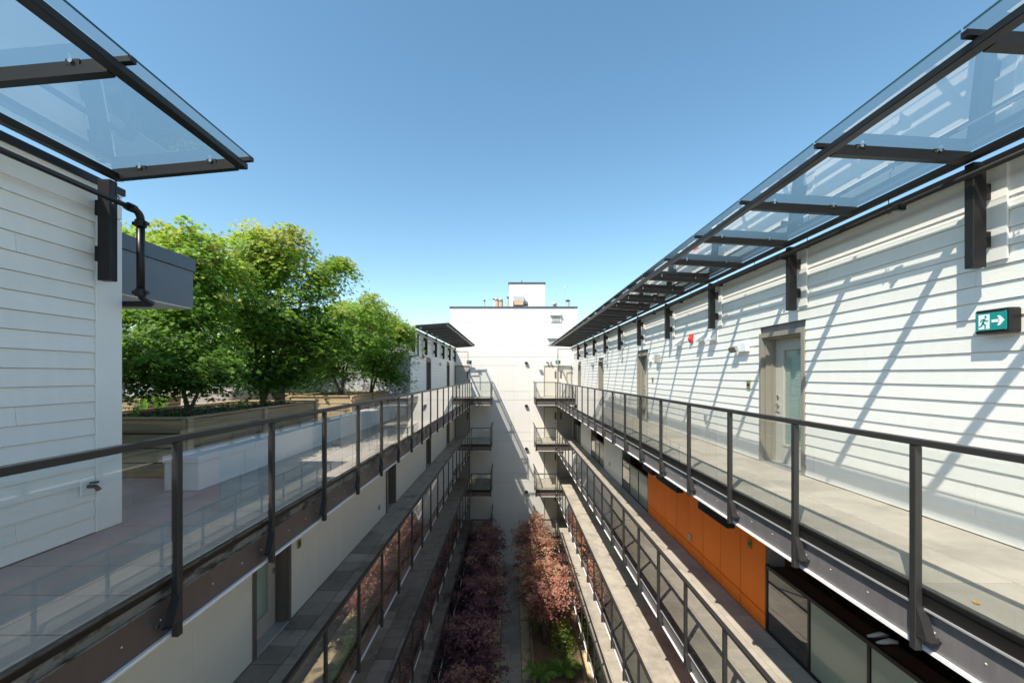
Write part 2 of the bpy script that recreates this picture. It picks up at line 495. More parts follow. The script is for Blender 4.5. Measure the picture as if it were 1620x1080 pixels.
# ------------------------------------------------------------------ long building shells
def wall_shell(m, Xf, s, y0, y1, z0, z1, openings, th=0.3):
    """wall slab with its face at Xf, going s-wards, cut by openings (ya,yb,za,zb)"""
    ys = sorted({y0, y1, *[o[0] for o in openings], *[o[1] for o in openings]})
    for a, b in zip(ys[:-1], ys[1:]):
        if b <= y0 or a >= y1: continue
        op = [o for o in openings if o[0] <= a + 1e-6 and o[1] >= b - 1e-6]
        if not op:
            m.box(Xf, Xf + s * th, a, b, z0, z1)
        else:
            o = op[0]
            if o[2] > z0 + 1e-3: m.box(Xf, Xf + s * th, a, b, z0, o[2])
            if o[3] < z1 - 1e-3: m.box(Xf, Xf + s * th, a, b, o[3], z1)

DOORS_R4 = [(6.25, 7.39), (13.40, 14.52), (19.85, 20.95), (26.2, 27.3)]
DOORS_L = [(6.45, 7.55), (13.35, 14.45), (19.7, 20.8), (26.0, 27.1)]
PATIOS = [(1.0, 7.25), (13.46, 16.6), (19.8, 23.0), (26.3, 29.2)]
DH = 2.2

B_R = empty('apartment_building', (XR + 4, 12, GROUND), 'right hand long white apartment block with lap siding, orange panels and recessed patios', 'building')
B_L = empty('apartment_building', (XL - 4, 12, GROUND), 'left hand lower storeys of white panels with brown framed doors under the terrace', 'building')
B_N = empty('penthouse_block', (XL - 3, 1, LV[0]), 'nearest white siding block at the left edge of the photo', 'building')
B_F = empty('penthouse_block', (XL - 3, 22, LV[0]), 'far left siding block with grey end wall beyond the terrace trees', 'building')
B_E = empty('stair_tower', (0.2, YB + 3, GROUND), 'tall white panelled stair tower closing the far end of the courtyard', 'building')

TOPR, TOPL = 1.86, 1.80
# right shell
m = MB()
wall_shell(m, XR + 0.03, 1, -3, YB, LV[0] - 0.05, TOPR, [(a + 0.07, b - 0.07, LV[0] - 0.05, LV[0] + DH - 0.07) for a, b in DOORS_R4])
for z in LV[1:]:
    zt = z + 2.87 - 0.36
    wall_shell(m, XR + 0.03, 1, -3, YB, z - 0.36, z + 2.87 - 0.36, [(a, b, z - 0.05, z + 2.4) for a, b in PATIOS])
m.box(XR + 0.33, XR + 9, -3, YB + 0.0, LV[0] - 0.4, LV[0] - 0.1)
m.box(XR + 0.34, XR + 9, -3, YB, TOPR - 0.3, TOPR - 0.05)
m.box(XR + 0.03, XR + 0.33, -3, YB, GROUND, LV[3] - 0.37)
m.build('wall_core', M['core'], B_R)
# patios recessed in the right building
for z in LV[1:]:
    for a, b in PATIOS:
        m = MB()
        D = 1.7
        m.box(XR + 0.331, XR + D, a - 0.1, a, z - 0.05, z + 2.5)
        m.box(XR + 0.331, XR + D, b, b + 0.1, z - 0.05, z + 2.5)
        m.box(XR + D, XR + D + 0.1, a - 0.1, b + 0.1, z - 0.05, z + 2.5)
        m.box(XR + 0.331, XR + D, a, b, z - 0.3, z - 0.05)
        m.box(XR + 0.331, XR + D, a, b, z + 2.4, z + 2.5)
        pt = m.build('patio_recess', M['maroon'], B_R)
        n = max(2, round((b - a) / 1.05)); w = (b - a) / n
        fr = MB()
        fr.cbox(XR - 0.005, XR + 0.045, a, b, z + 1.07, z + 1.13, 0.004)
        fr.box(XR, XR + 0.04, a, b, z - 0.0, z + 0.035)
        for i in range(n + 1):
            yy = a + i * w
            yy = min(max(yy, a + 0.022), b - 0.022)
            fr.box(XR + 0.001, XR + 0.041, yy - 0.02, yy + 0.02, z + 0.036, z + 1.069)
        fr.build('guard_frame', M['black'], pt)
        for i in range(n):
            dark = (i == n - 1)
            MB().box(XR + 0.015, XR + 0.027, a + i * w + 0.03, a + (i + 1) * w - 0.03, z + 0.04, z + 1.065).build('guard_pane', M['darkglass'] if dark else M['frost'], pt)
        sl = MB().box(XR + D - 0.03, XR + D - 0.015, a + 0.4, b - 0.4, z - 0.02, z + 2.05)
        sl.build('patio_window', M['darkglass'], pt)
# left shell (storeys below the terrace)
m = MB()
for z in LV[1:]:
    wall_shell(m, XL - 0.02, -1, -3, YB, z - 0.36, z + 2.87 - 0.36, [(a + 0.07, b - 0.07, z - 0.05, z + DH - 0.07) for a, b in DOORS_L])
m.box(XL - 0.32, XL - 8, -3, YB, LV[0] - 0.9, LV[0] - 0.55)
m.box(XL - 0.02, XL - 0.32, -3, YB, GROUND, LV[3] - 0.37)
m.build('wall_core', M['core'], B_L)
# near block and far block
m = MB()
m.box(XL - 0.02, XL - 6.0, -3, 4.23, LV[0] - 0.04, TOPL)
m.build('wall_core', M['core'], B_N)
YF0 = 16.6
m = MB()
wall_shell(m, XL - 0.02, -1, YF0, YB, LV[0] - 0.04, TOPL, [(a + 0.07, b - 0.07, LV[0] - 0.04, LV[0] + DH - 0.07) for a, b in DOORS_L if a > YF0])
m.box(XL - 0.32, XL - 5.2, YF0, YB, LV[0] - 0.04, TOPL - 0.1)
m.build('wall_core', M['core'], B_F)
n = 9
for i in range(n):
    w = 5.22 / n
    MB().box(XL - 0.0 - (i + 1) * w + 0.006, XL - i * w - 0.0, YF0 - 0.02, YF0 - 0.004, LV[0] + 0.0, TOPL - 0.02).build('end_panel', M['greywall'], B_F)

# ------------------------------------------------------------------ lap siding, every board an object
EXP = 0.1536
board_cache = {}
def board(parent, Xf, s, y0, y1, zb, h=EXP):
    L_ = round(y1 - y0, 3)
    key = (s, L_, round(h, 3))
    if key not in board_cache:
        prof = [(0.028 * -s, 0.0), (0.010 * -s, h + 0.012), (0.0, h + 0.012), (0.0, 0.0)] if False else \
               [(-s * 0.019, 0.0), (-s * 0.004, h - 0.004), (s * 0.012, h - 0.004), (s * 0.012, 0.0)]
        board_cache[key] = MB().prism_y(prof, -L_ / 2 + 0.0015, L_ / 2 - 0.0015).mesh('siding_board', M['siding'], (0, 0, 0))
    place(board_cache[key], 'siding_board', (Xf, (y0 + y1) / 2, zb), parent)

def siding(parent, Xf, s, y0, y1, z0, z1, doors, lo=2.4, hi=3.66):
    nrow = int((z1 - z0) / EXP)
    for r in range(nrow):
        zb = z0 + r * EXP
        cuts = [y0]
        spans = []
        cur = y0
        for a, b in doors:
            if zb < LV[0] + DH:
                if a > cur: spans.append((cur, a))
                cur = b
        spans.append((cur, y1))
        for a, b in spans:
            y = a
            while y < b - 1e-3:
                l = 3.66 if y > a else random.choice([1.2, 1.8, 2.4, 3.0, 3.66])
                if b - (y + l) < 0.5: l = b - y
                board(parent, Xf, s, y, min(b, y + l), zb, min(EXP, z1 - zb))
                y += l
    # frieze board
siding(B_R, XR + 0.0, 1, -1.5, YB - 0.01, LV[0] + 0.012, 1.62, DOORS_R4)
MB().box(XR - 0.02, XR + 0.02, -3, YB - 0.01, 1.548 + 0.01, TOPR).build('frieze_board', M['trim'], B_R)
MB().box(XR - 0.14, XR + 0.36, -3, YB - 0.01, TOPR + 0.002, TOPR + 0.05).build('parapet_cap', M['black'], B_R)
siding(B_N, XL, -1, -1.5, 4.0, LV[0] + 0.012, 1.62, [])
MB().cbox(XL - 0.24, XL + 0.024, 4.002, 4.27, LV[0] + 0.006, 1.545, 0.004).build('corner_board', M['trim'], B_N)
MB().box(XL - 0.02, XL + 0.02, -3, 4.27, 1.548 + 0.01, TOPL).build('frieze_board', M['trim'], B_N)
MB().box(XL - 0.36, XL + 0.04, -3, 4.29, TOPL + 0.002, TOPL + 0.07).build('parapet_cap', M['black'], B_N)
siding(B_F, XL, -1, YF0 + 0.1, YB - 0.01, LV[0] + 0.012, 1.62, [d for d in DOORS_L if d[0] > YF0])
MB().box(XL - 0.02, XL + 0.02, YF0 - 0.0, YF0 + 0.098, LV[0] + 0.01, 1.545).build('corner_board', M['trim'], B_F)
MB().box(XL - 0.02, XL + 0.02, YF0, YB - 0.01, 1.548 + 0.01, TOPL).build('frieze_board', M['trim'], B_F)
MB().box(XL - 5.3, XL + 0.04, YF0 - 0.04, YB - 0.01, TOPL + 0.002, TOPL + 0.07).build('parapet_cap', M['black'], B_F)

# end wall of the near block, facing the terrace
for i in range(20):
    MB().prism_x([(4.235 + 0.015, LV[0] + 0.03 + i * EXP), (4.235 + 0.005, LV[0] + 0.03 + (i + 1) * EXP), (4.23, LV[0] + 0.03 + (i + 1) * EXP), (4.23, LV[0] + 0.03 + i * EXP)], XL - 6.0, XL - 0.242).build('siding_board', M['siding'], B_N)

# flat wall panels of the lower storeys
def panels(parent, Xf, s, y0, y1, z0, z1, w, mt, gap=0.008, name='wall_panel', base=None):
    n = max(1, round((y1 - y0) / w)); l = (y1 - y0) / n
    for i in range(n):
        a = y0 + i * l + gap / 2; b = y0 + (i + 1) * l - gap / 2
        if base:
            MB().box(Xf - s * 0.004, Xf + s * 0.02, a, b, z0 + base + gap / 2, z1).build(name, mt, parent)
            MB().box(Xf - s * 0.004, Xf + s * 0.02, a, b, z0, z0 + base - gap / 2).build(name, mt, parent)
        else:
            MB().box(Xf - s * 0.004, Xf + s * 0.02, a, b, z0, z1).build(name, mt, parent)

for li, z in enumerate(LV[1:]):
    zt = z + 2.87 - 0.365
    panels(B_R, XR, 1, 7.25, 13.46, z + 0.01, zt, 0.75, M['orange'], gap=0.022, name='orange_panel', base=0.26)
    panels(B_R, XR, 1, 16.6, 19.8, z + 0.01, zt, 0.8, M['panel'], base=0.26)
    panels(B_R, XR, 1, 23.0, 26.3, z + 0.01, zt, 0.8, M['panel'], base=0.26)
    panels(B_R, XR, 1, -2, 1.0, z + 0.01, zt, 1.0, M['panel'])
    for a, b in PATIOS:   # header over each patio
        MB().box(XR, XR + 0.028, a, b, z + 2.405, zt).build('patio_header', M['black'], B_R)
    ends = [-2] + [v for d in DOORS_L for v in d] + [YB - 0.01]
    for a, b in zip(ends[0::2], ends[1::2]):
        panels(B_L, XL, -1, a, b, z + 0.01, zt, 1.22, M['panel'], gap=0.004)
    for a, b in DOORS_L:
        MB().box(XL + 0.004, XL - 0.018, a + 0.002, b - 0.002, z + DH + 0.004, zt).build('wall_panel', M['panel'], B_L)

# ------------------------------------------------------------------ doors in the long walls
def door(parent, s, X, y0, y1, z, frame_m, leaf_m, glazed=True, near=True):
    t = 0.075; D = 0.2
    yl0, yl1 = y0 + t + 0.03, y1 - t - 0.03
    zt = z + DH - t
    lf = MB()
    xd = X + s * D
    # stile-and-rail leaf around the light
    g0, g1 = (yl0 + 0.16, yl1 - 0.22)
    zb, zg = z + 0.34, zt - 0.22
    if glazed:
        lf.box(xd, xd + s * 0.045, yl0, g0, z + 0.02, zt - 0.03)
        lf.box(xd, xd + s * 0.045, g1, yl1, z + 0.02, zt - 0.03)
        lf.box(xd, xd + s * 0.045, g0, g1, z + 0.02, zb)
        lf.box(xd, xd + s * 0.045, g0, g1, zg, zt - 0.03)
        # raised bead round the glass
        for (a, b, c, d) in ((g0 - 0.03, g0, zb - 0.03, zg + 0.03), (g1, g1 + 0.03, zb - 0.03, zg + 0.03), (g0, g1, zb - 0.03, zb), (g0, g1, zg, zg + 0.03)):
            lf.box(xd - s * 0.012, xd - s * 0.001, a, b, c, d)
    else:
        lf.box(xd, xd + s * 0.045, yl0, yl1, z + 0.02, zt - 0.03)
    o = lf.build('door', leaf_m, parent)
    fr = MB()
    x0, x1 = X - s * 0.032, X - s * 0.0175
    fr.cbox(min(x0, X + s * 0.03), max(x0, X + s * 0.03), y0, y0 + t, z, z + DH, 0.003)
    fr.cbox(min(x0, X + s * 0.03), max(x0, X + s * 0.03), y1 - t, y1, z, z + DH, 0.003)
    fr.cbox(min(x0, X + s * 0.03), max(x0, X + s * 0.03), y0 + t + 0.001, y1 - t - 0.001, zt, z + DH, 0.003)
    fr.box(X + s * 0.031, xd + s * 0.06, y0 + t - 0.01, y0 + t + 0.028, z, zt)
    fr.box(X + s * 0.031, xd + s * 0.06, y1 - t - 0.028, y1 - t + 0.01, z, zt)
    fr.box(X + s * 0.031, xd + s * 0.06, y0 + t + 0.029, y1 - t - 0.029, zt - 0.028, zt + 0.01)
    fr.box(X + s * 0.12, X + s * 0.135, y1 - t - 0.045, y1 - t - 0.029, z, zt - 0.03)
    fr.build('door_frame', frame_m, o)
    MB().cbox(min(X - s * 0.03, xd), max(X - s * 0.03, xd), y0 + t, y1 - t, z + 0.003, z + 0.025, 0.003).build('threshold', M['galv'], o)
    if glazed:
        MB().box(xd + s * 0.01, xd + s * 0.018, g0, g1, zb, zg).build('door_glass', M['glass'], o)
        bl = MB()
        nn = int((zg - zb) / 0.028)
        for i in range(nn):
            zz = zb + i * 0.028
            bl.add([(xd + s * 0.026, g0, zz + 0.002), (xd + s * 0.026, g1, zz + 0.002), (xd + s * 0.042, g1, zz + 0.022), (xd + s * 0.042, g0, zz + 0.022)], [(0, 1, 2, 3)])
        bl.box(xd + s * 0.05, xd + s * 0.06, g0, g1, zb, zg)
        bl.build('window_blind', M['blind'], o)
    MB().box(xd + s * 0.06, xd + s * 0.1, yl0 - 0.05, yl1 + 0.05, z - 0.04, zt).build('door_backing', M['interior'], o)
    if near:
        yh = yl1 - 0.075
        hb = MB()
        hb.tube([(xd, yh, z + 0.98), (xd - s * 0.022, yh, z + 0.98)], 0.03, 14)
        hb.tube([(xd - s * 0.02, yh, z + 0.98), (xd - s * 0.055, yh, z + 0.98), (xd - s * 0.06, yh - 0.11, z + 0.975)], 0.01, 8)
        hb.build('door_handle', M['chrome'], o)
        MB().tube([(xd, yh, z + 1.12), (xd - s * 0.02, yh, z + 1.12)], 0.028, 14).build('deadbolt', M['chrome'], o)
    return o

for a, b in DOORS_R4:
    door(B_R, 1, XR, a, b, LV[0], M['taupe'], M['leafd'], True, near=a < 15)
for z in LV[1:]:
    for a, b in DOORS_L:
        door(B_L, -1, XL, a, b, z, M['brown'], M['leafd'], True, near=a < 15 and z > -8)
for a, b in DOORS_L:
    if a > YF0: door(B_F, -1, XL, a, b, LV[0], M['brown'], M['leafg'], True, near=False)

# ------------------------------------------------------------------ stair tower at the end
TX0, TX1, TTOP = -4.26, 4.66, 4.75
m = MB()
m.box(TX0 + 0.02, TX1 - 0.02, YB + 0.022, YB + 7, GROUND, TTOP - 0.1)
m.build('wall_core', M['greywall'], B_E)
px = YB / F
rows = [TTOP - 0.06]
for v in (509, 545, 564.5, 578): rows.append((593 - v) * px)
zz = -1.15
while zz > GROUND + 0.3:
    rows.append(zz); rows.append(zz - 0.6); zz -= 2.87
rows.append(GROUND)
rows = sorted(set(rows), reverse=True)
colsx = [TX0 + i * (TX1 - TX0) / 8 for i in range(9)]
for zt, zb in zip(rows[:-1], rows[1:]):
    for a, b in zip(colsx[:-1], colsx[1:]):
        MB().box(a + 0.003, b - 0.003, YB, YB + 0.02, zb + 0.008, zt - 0.008).build('cladding_panel', M['backpanel'], B_E)
for a, b, xf, sg in ((YB + 0.02, YB + 7, TX0, 1), (YB + 0.02, YB + 7, TX1, -1)):
    MB().box(xf, xf + sg * 0.018, a, b, GROUND, TTOP - 0.06).build('side_cladding', M['backpanel'], B_E)
MB().box(TX0 - 0.04, TX1 + 0.04, YB - 0.04, YB + 7.05, TTOP - 0.058, TTOP + 0.05).build('parapet_cap', M['greycap'], B_E)
# lift overrun on the roof
px2 = 32.6 / F
hx0, hx1, hz = -3 * px2, 54 * px2, (593 - 449) * px2
m = MB().box(hx0, hx1, 32.6, 35.5, TTOP - 0.2, hz)
lift = m.build('lift_overrun', M['core'], B_E)
midz = (593 - 468.5) * px2
for a, b in ((hx0, (hx0 + hx1) / 2), ((hx0 + hx1) / 2, hx1)):
    MB().box(a + 0.01, b - 0.01, 32.58, 32.599, midz + 0.01, hz - 0.01).build('cladding_panel', M['backpanel'], lift)
    MB().box(a + 0.01, b - 0.01, 32.58, 32.599, TTOP + 0.06, midz - 0.01).build('cladding_panel', M['backpanel'], lift)
MB().box(hx0 - 0.05, hx1 + 0.05, 32.54, 35.55, hz + 0.001, hz + 0.12).build('parapet_cap', M['greycap'], lift)
MB().box(hx0 - 0.019, hx0 - 0.001, 32.6, 35.5, TTOP + 0.06, hz - 0.01).build('side_cladding', M['backpanel'], lift)
MB().box(hx1 + 0.001, hx1 + 0.019, 32.6, 35.5, TTOP + 0.06, hz - 0.01).build('side_cladding', M['backpanel'], lift)

# steel doors on the tower at every landing
def steel_door(x0, x1, z, mt, fm, slit):
    o = MB().box(x0 + 0.06, x1 - 0.06, YB - 0.022, YB - 0.006, z + 0.02, z + 2.08).build('door', mt, B_E)
    f = MB()
    f.box(x0, x0 + 0.055, YB - 0.05, YB - 0.001, z, z + 2.14)
    f.box(x1 - 0.055, x1, YB - 0.05, YB - 0.001, z, z + 2.14)
    f.box(x0 + 0.056, x1 - 0.056, YB - 0.05, YB - 0.001, z + 2.085, z + 2.14)
    f.build('door_frame', fm, o)
    xs = x1 - 0.22 if slit > 0 else x0 + 0.15
    MB().box(xs, xs + 0.12, YB - 0.03, YB - 0.023, z + 1.25, z + 1.75).build('door_glass', M['interior'], o)
    xh = x1 - 0.14 if slit > 0 else x0 + 0.11
    MB().tube([(xh, YB - 0.024, z + 1.0), (xh, YB - 0.08, z + 1.0), (xh - 0.1 * slit, YB - 0.08, z + 1.0)], 0.014, 8).build('door_handle', M['chrome'], o)
for z in LV:
    steel_door(2.32, 3.30, z, M['beige'], M['taupe'], 1)
    steel_door(3.31, 4.28, z, M['beige'] if z == LV[0] else M['leafg'], M['taupe'], -1)
    steel_door(-3.92, -2.86, z, M['leafg'], M['brown'], 1)

# louvred vents on the tower
for (x, y) in ((879.5, 504), (875, 540)):
    cx, cz = (x - 808) * px, (593 - y) * px
    g = MB().box(cx - 0.36, cx + 0.36, YB - 0.06, YB - 0.001, cz - 0.24, cz + 0.2).build('louvre_vent', M['backpanel'], B_E)
    sl = MB()
    for k in range(5):
        z0 = cz - 0.19 + k * 0.065
        sl.prism_x([(YB - 0.085, z0), (YB - 0.061, z0 + 0.05), (YB - 0.061, z0 + 0.035)], cx - 0.28, cx + 0.28)
    sl.build('louvre_blades', M['greyplastic'], g)
    MB().prism_x([(YB - 0.2, cz + 0.21), (YB - 0.001, cz + 0.27), (YB - 0.001, cz + 0.21)], cx - 0.42, cx + 0.42).build('vent_hood', M['greyplastic'], g)

# things on the tower roof
def roof_pt(x, y, Y): return ((x - 808) * Y / F, (593 - y) * Y / F)
Yr = 31.0
hood = empty('exhaust_hood', (0.45, Yr, TTOP), 'boxy white exhaust hood with dark mouth in front of the lift overrun', 'exhaust hood')
x0, z1 = roof_pt(812, 470, Yr); x1, z0 = roof_pt(829, 485, Yr)
MB().prism_x([(Yr - 0.5, z0 + 0.3), (Yr - 0.5, z1 - 0.06), (Yr - 0.42, z1), (Yr + 0.5, z1), (Yr + 0.5, z0), (Yr - 0.25, z0 + 0.28)], x0, x1).build('hood_shell', M['galv'], hood)
MB().prism_x([(Yr - 0.52, z0 + 0.05), (Yr - 0.51, z0 + 0.38), (Yr - 0.3, z0 + 0.3), (Yr - 0.3, z0 + 0.02)], x0 + 0.06, x1 - 0.06).build('hood_mouth', M['rustpipe'], hood)
MB().tube([(x1 + 0.001, Yr + 0.1, z0 + 0.35), (x1 + 0.3, Yr + 0.1, z0 + 0.35)], 0.3, 16).build('fan_housing', M['galv'], hood)
def vent(x, ytop, r, label, mt, cap):
    cx, zt = roof_pt(x, ytop, Yr)
    v = empty('vent_pipe', (cx, Yr, TTOP), label, 'vent pipe', 'vent pipes on the tower roof')
    MB().tube([(cx, Yr, TTOP - 0.1), (cx, Yr, zt - 0.12)], r, 12).build('pipe', mt, v)
    if cap == 'cap':
        MB().tube([(cx, Yr, zt - 0.119), (cx, Yr, zt - 0.08), (cx, Yr, zt)], [r * 1.5, r * 1.5, r * 0.4], 12).build('rain_cap', M['black'], v)
    else:
        MB().tube([(cx, Yr, zt - 0.119), (cx, Yr, zt - 0.03), (cx - 0.05, Yr, zt), (cx - 0.16, Yr, zt - 0.02)], r * 1.15, 12).build('gooseneck', M['galv'], v)
vent(766.5, 474, 0.05, 'thin lone vent pipe furthest left on the tower roof', M['galv'], 'cap')
vent(781.5, 471.5, 0.055, 'slim white vent pipe left of the rusty pair on the tower roof', M['flash'], 'cap')
vent(786.5, 473, 0.13, 'left rusty tan flue of the wide pair on the tower roof', M['rustpipe'], 'goose')
vent(793, 474, 0.13, 'right pale flue of the wide pair on the tower roof', M['rustpipe'], 'goose')
vent(803.5, 469, 0.06, 'dark capped vent pipe against the left side of the lift overrun', M['galv'], 'cap')
vent(898.5, 474, 0.12, 'stubby grey flue with cap near the right corner of the tower roof', M['galv'], 'cap')
cx, zt = roof_pt(877, 479, Yr)
v = empty('dome_vent', (cx, Yr, TTOP), 'small white rounded dome vent on the tower roof', 'vent')
MB().tube([(cx, Yr, TTOP - 0.05), (cx, Yr, zt - 0.08), (cx, Yr, zt + 0.02), (cx, Yr, zt + 0.06)], [0.2, 0.2, 0.14, 0.02], 16).build('dome', M['galv'], v)
MB().box(cx - 0.1, cx + 0.08, Yr - 0.215, Yr - 0.19, TTOP + 0.06, zt - 0.1).build('vent_opening', M['interior'], v)
cx, zt = roof_pt(893.5, 454, Yr)
v = empty('antenna_mast', (cx, Yr, TTOP), 'thin antenna mast with a hooked top on the tower roof', 'antenna')
MB().tube([(cx, Yr, TTOP - 0.05), (cx, Yr, zt), (cx + 0.06, Yr, zt + 0.04), (cx + 0.2, Yr, zt - 0.01)], 0.02, 8).build('mast', M['galv'], v)
cx, zt = roof_pt(825, 446, 33.2)
v = empty('aerial_cluster', (cx, 33.2, hz + 0.12), 'pair of tiny dark aerials on top of the lift overrun', 'aerial')
MB().tube([(cx, 33.2, hz), (cx, 33.2, hz + 0.3), (cx + 0.06, 33.2, hz + 0.38)], 0.03, 8).build('aerial', M['black'], v)
MB().tube([(cx + 0.16, 33.2, hz), (cx + 0.16, 33.2, hz + 0.22)], [0.05, 0.06], 8).build('aerial', M['black'], v)

# ------------------------------------------------------------------ railings
def railing(side, li, posts, y_start=-1.0):
    s, G, X, LD = SIDE[side]
    z = LV[li]
    nearest = {0: 'with clear panes beside the camera', 1: 'one storey below the top walkway', 2: 'two storeys below the top walkway', 3: 'lowest, three storeys below the top walkway'}[li]
    R = empty('glass_railing', (G, 12, z), '%s hand glass railing of the %s walkway, %s' % (side, ORD[li], nearest), 'railing', 'glass railings along the walkways')
    bev = 0.004
    gx0, gx1 = G - 0.03, G + 0.03
    top = z + 1.05
    # handrail: along the walk, across the landing and back to the tower
    hr = MB()
    hr.cbox(gx0, gx1, y_start, YLAND + 0.03, top - 0.045, top, bev)
    lo, hi = sorted((LD - s * 0.03, G - s * 0.031))
    hr.cbox(lo, hi, YLAND - 0.03, YLAND + 0.03, top - 0.045, top, bev)
    hr.cbox(LD - 0.03, LD + 0.03, YLAND + 0.031, YB - 0.055, top - 0.045, top, bev)
    hr.build('handrail', M['rail'], R)
    pm = MB().cbox(-0.025, 0.025, -0.025, 0.025, -0.42, 1.004, bev).mesh('post', M['rail'], (0, 0, 0))
    # gusset: wedge plate bolted back to the fascia on the far side of each post
    gp = [(-s * 0.022, -0.13), (s * 0.068, -0.17), (s * 0.068, -0.30), (-s * 0.022, -0.27)]
    gm = MB()
    gm.prism_x([(-0.026, -0.11), (-0.062, -0.20), (-0.098, -0.30), (-0.026, -0.30)], -0.02, 0.045)
    gm.box(-0.024, 0.05, -0.12, -0.0255, -0.312, -0.3005)
    gme = gm.mesh('bracket', M['rail'], (0, 0, 0))
    bmh = MB().tube([(0, 0, 0), (-s * 0.016, 0, 0)], 0.012, 8).mesh('bolt', M['chrome'], (0, 0, 0))
    seq = [y_start] + list(posts)
    for i, y in enumerate(posts):
        p = place(pm, 'post', (G, y, z), R)
        place(gme, 'bracket', (G, y, z), p)
        if li == 0 and y < 9:
            place(bmh, 'bolt', (G + s * 0.055, y - 0.118, z - 0.285), p)
    # glass panes between posts
    gcache = {}
    bounds = [y_start + 0.0] + list(posts) + [YLAND]
    for a, b in zip(bounds[:-1], bounds[1:]):
        if b - a < 0.2: continue
        l = round(b - a - 0.08, 3)
        if l not in gcache:
            gcache[l] = MB().box(-0.005, 0.005, -l / 2, l / 2, 0.03, 1.0).mesh('glass_pane', M['glass'], (0, 0, 0))
        place(gcache[l], 'glass_pane', (G + s * 0.0, (a + b) / 2, z), R)
    # landing: three posts and panes
    for (px_, py_) in ((G, YLAND), (LD, YLAND), (LD, YLAND + 1.5)):
        place(pm, 'post', (px_, py_, z), R)
    lo, hi = sorted((LD, G))
    MB().box(lo + 0.04, hi - 0.04, YLAND - 0.005, YLAND + 0.005, z + 0.03, z + 1.0).build('glass_pane', M['glass'], R)
    MB().box(LD - 0.005, LD + 0.005, YLAND + 0.04, YLAND + 1.46, z + 0.03, z + 1.0).build('glass_pane', M['glass'], R)
    MB().box(LD - 0.005, LD + 0.005, YLAND + 1.54, YB - 0.08, z + 0.03, z + 1.0).build('glass_pane', M['glass'], R)
    # edge channel, fascia panels and white drip flashing
    ch = MB()
    def edge(mb, prof, inner=True):
        pr = [(G + s * a, z + c) for a, c in prof]
        mb.prism_y(pr, y_start, YLAND + 0.1)
    if side == 'right':
        edge(ch, [(0.032, 0.02), (0.075, 0.02), (0.075, -0.12), (0.04, -0.12), (0.04, -0.02), (0.032, -0.02)])
        lg = MB(); edge(lg, [(0.026, -0.121), (0.09, -0.121), (0.09, -0.133), (0.026, -0.133)]); lg.build('ledge', M['galv'], R)
    else:
        edge(ch, [(0.028, 0.02), (0.075, 0.02), (0.075, -0.05), (0.055, -0.05), (0.055, -0.008), (0.028, -0.008)])
        gv = MB(); edge(gv, [(0.060, -0.051), (0.09, -0.051), (0.09, -0.133), (0.048, -0.133), (0.048, -0.120), (0.060, -0.120)])
        gv.build('galvanised_strip', M['mottled'], R)
    # across the landing
    lo, hi = sorted((LD + s * 0.03, G + s * 0.03))
    ch.box(lo, hi, YLAND + 0.03, YLAND + 0.07, z - 0.133, z + 0.02)
    ch.box(LD + s * 0.03, LD + s * 0.07, YLAND + 0.071, YB - 0.03, z - 0.133, z + 0.02)
    ch.build('edge_channel', M['black'], R)
    fcache = {}
    rvm = MB().tube([(0, 0, 0), (-s * 0.005, 0, 0)], [0.008, 0.005], 8).mesh('rivet', M['galv'], (0, 0, 0))
    ys = [y_start] + [p for k, p in enumerate(posts) if True] + [YLAND + 0.1]
    for a, b in zip(ys[:-1], ys[1:]):
        l = round(b - a - 0.004, 3)
        if l < 0.1: continue
        if l not in fcache:
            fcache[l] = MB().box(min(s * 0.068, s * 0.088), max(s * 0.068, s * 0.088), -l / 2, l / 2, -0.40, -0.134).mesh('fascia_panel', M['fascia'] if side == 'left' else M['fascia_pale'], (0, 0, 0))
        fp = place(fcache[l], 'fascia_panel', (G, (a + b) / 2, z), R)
        if li == 0 and 1 < b < 9:
            for dy in (-0.42 * l, -0.12 * l, 0.2 * l, 0.45 * l):
                place(rvm, 'rivet', (G + s * 0.068, (a + b) / 2 + dy, z - 0.27), fp)
    MB().box(lo, hi, YLAND + 0.05, YLAND + 0.07 + 0.02, z - 0.40, z - 0.134).build('fascia_panel', M['fascia'], R)
    MB().box(LD + s * 0.05, LD + s * 0.068, YLAND + 0.092, YB - 0.03, z - 0.40, z - 0.134).build('fascia_panel', M['fascia'], R)
    fl = MB()
    fl.box(G + s * 0.045, G + s * 0.095, y_start, YLAND + 0.1, z - 0.425, z - 0.402)
    fl.box(lo, hi, YLAND + 0.03, YLAND + 0.09, z - 0.425, z - 0.402)
    fl.build('drip_flashing', M['flash'], R)
    return R

for li in range(4):
    offR = [2.96, 3.09, 3.09, 3.02][li]; offL = [3.11, 3.14, 3.20, 3.1][li]
    spR, spL = 1.255, 1.228
    pr = [offR + k * spR for k in range(-2, 19)]
    pl = [offL + k * spL for k in range(-2, 20)]
    railing('right', li, [p for p in pr if p < YLAND - 0.5])
    railing('left', li, [p for p in pl if p < YLAND - 0.5])

# bridge the camera stands on (its front rail is just below the frame)
br = MB().box(GL - 0.02, GR + 0.02, -2.5, -0.35, LV[0] - 0.38, LV[0]).build('bridge', M['soffit'], kind='structure', label='cross walkway at the near end')

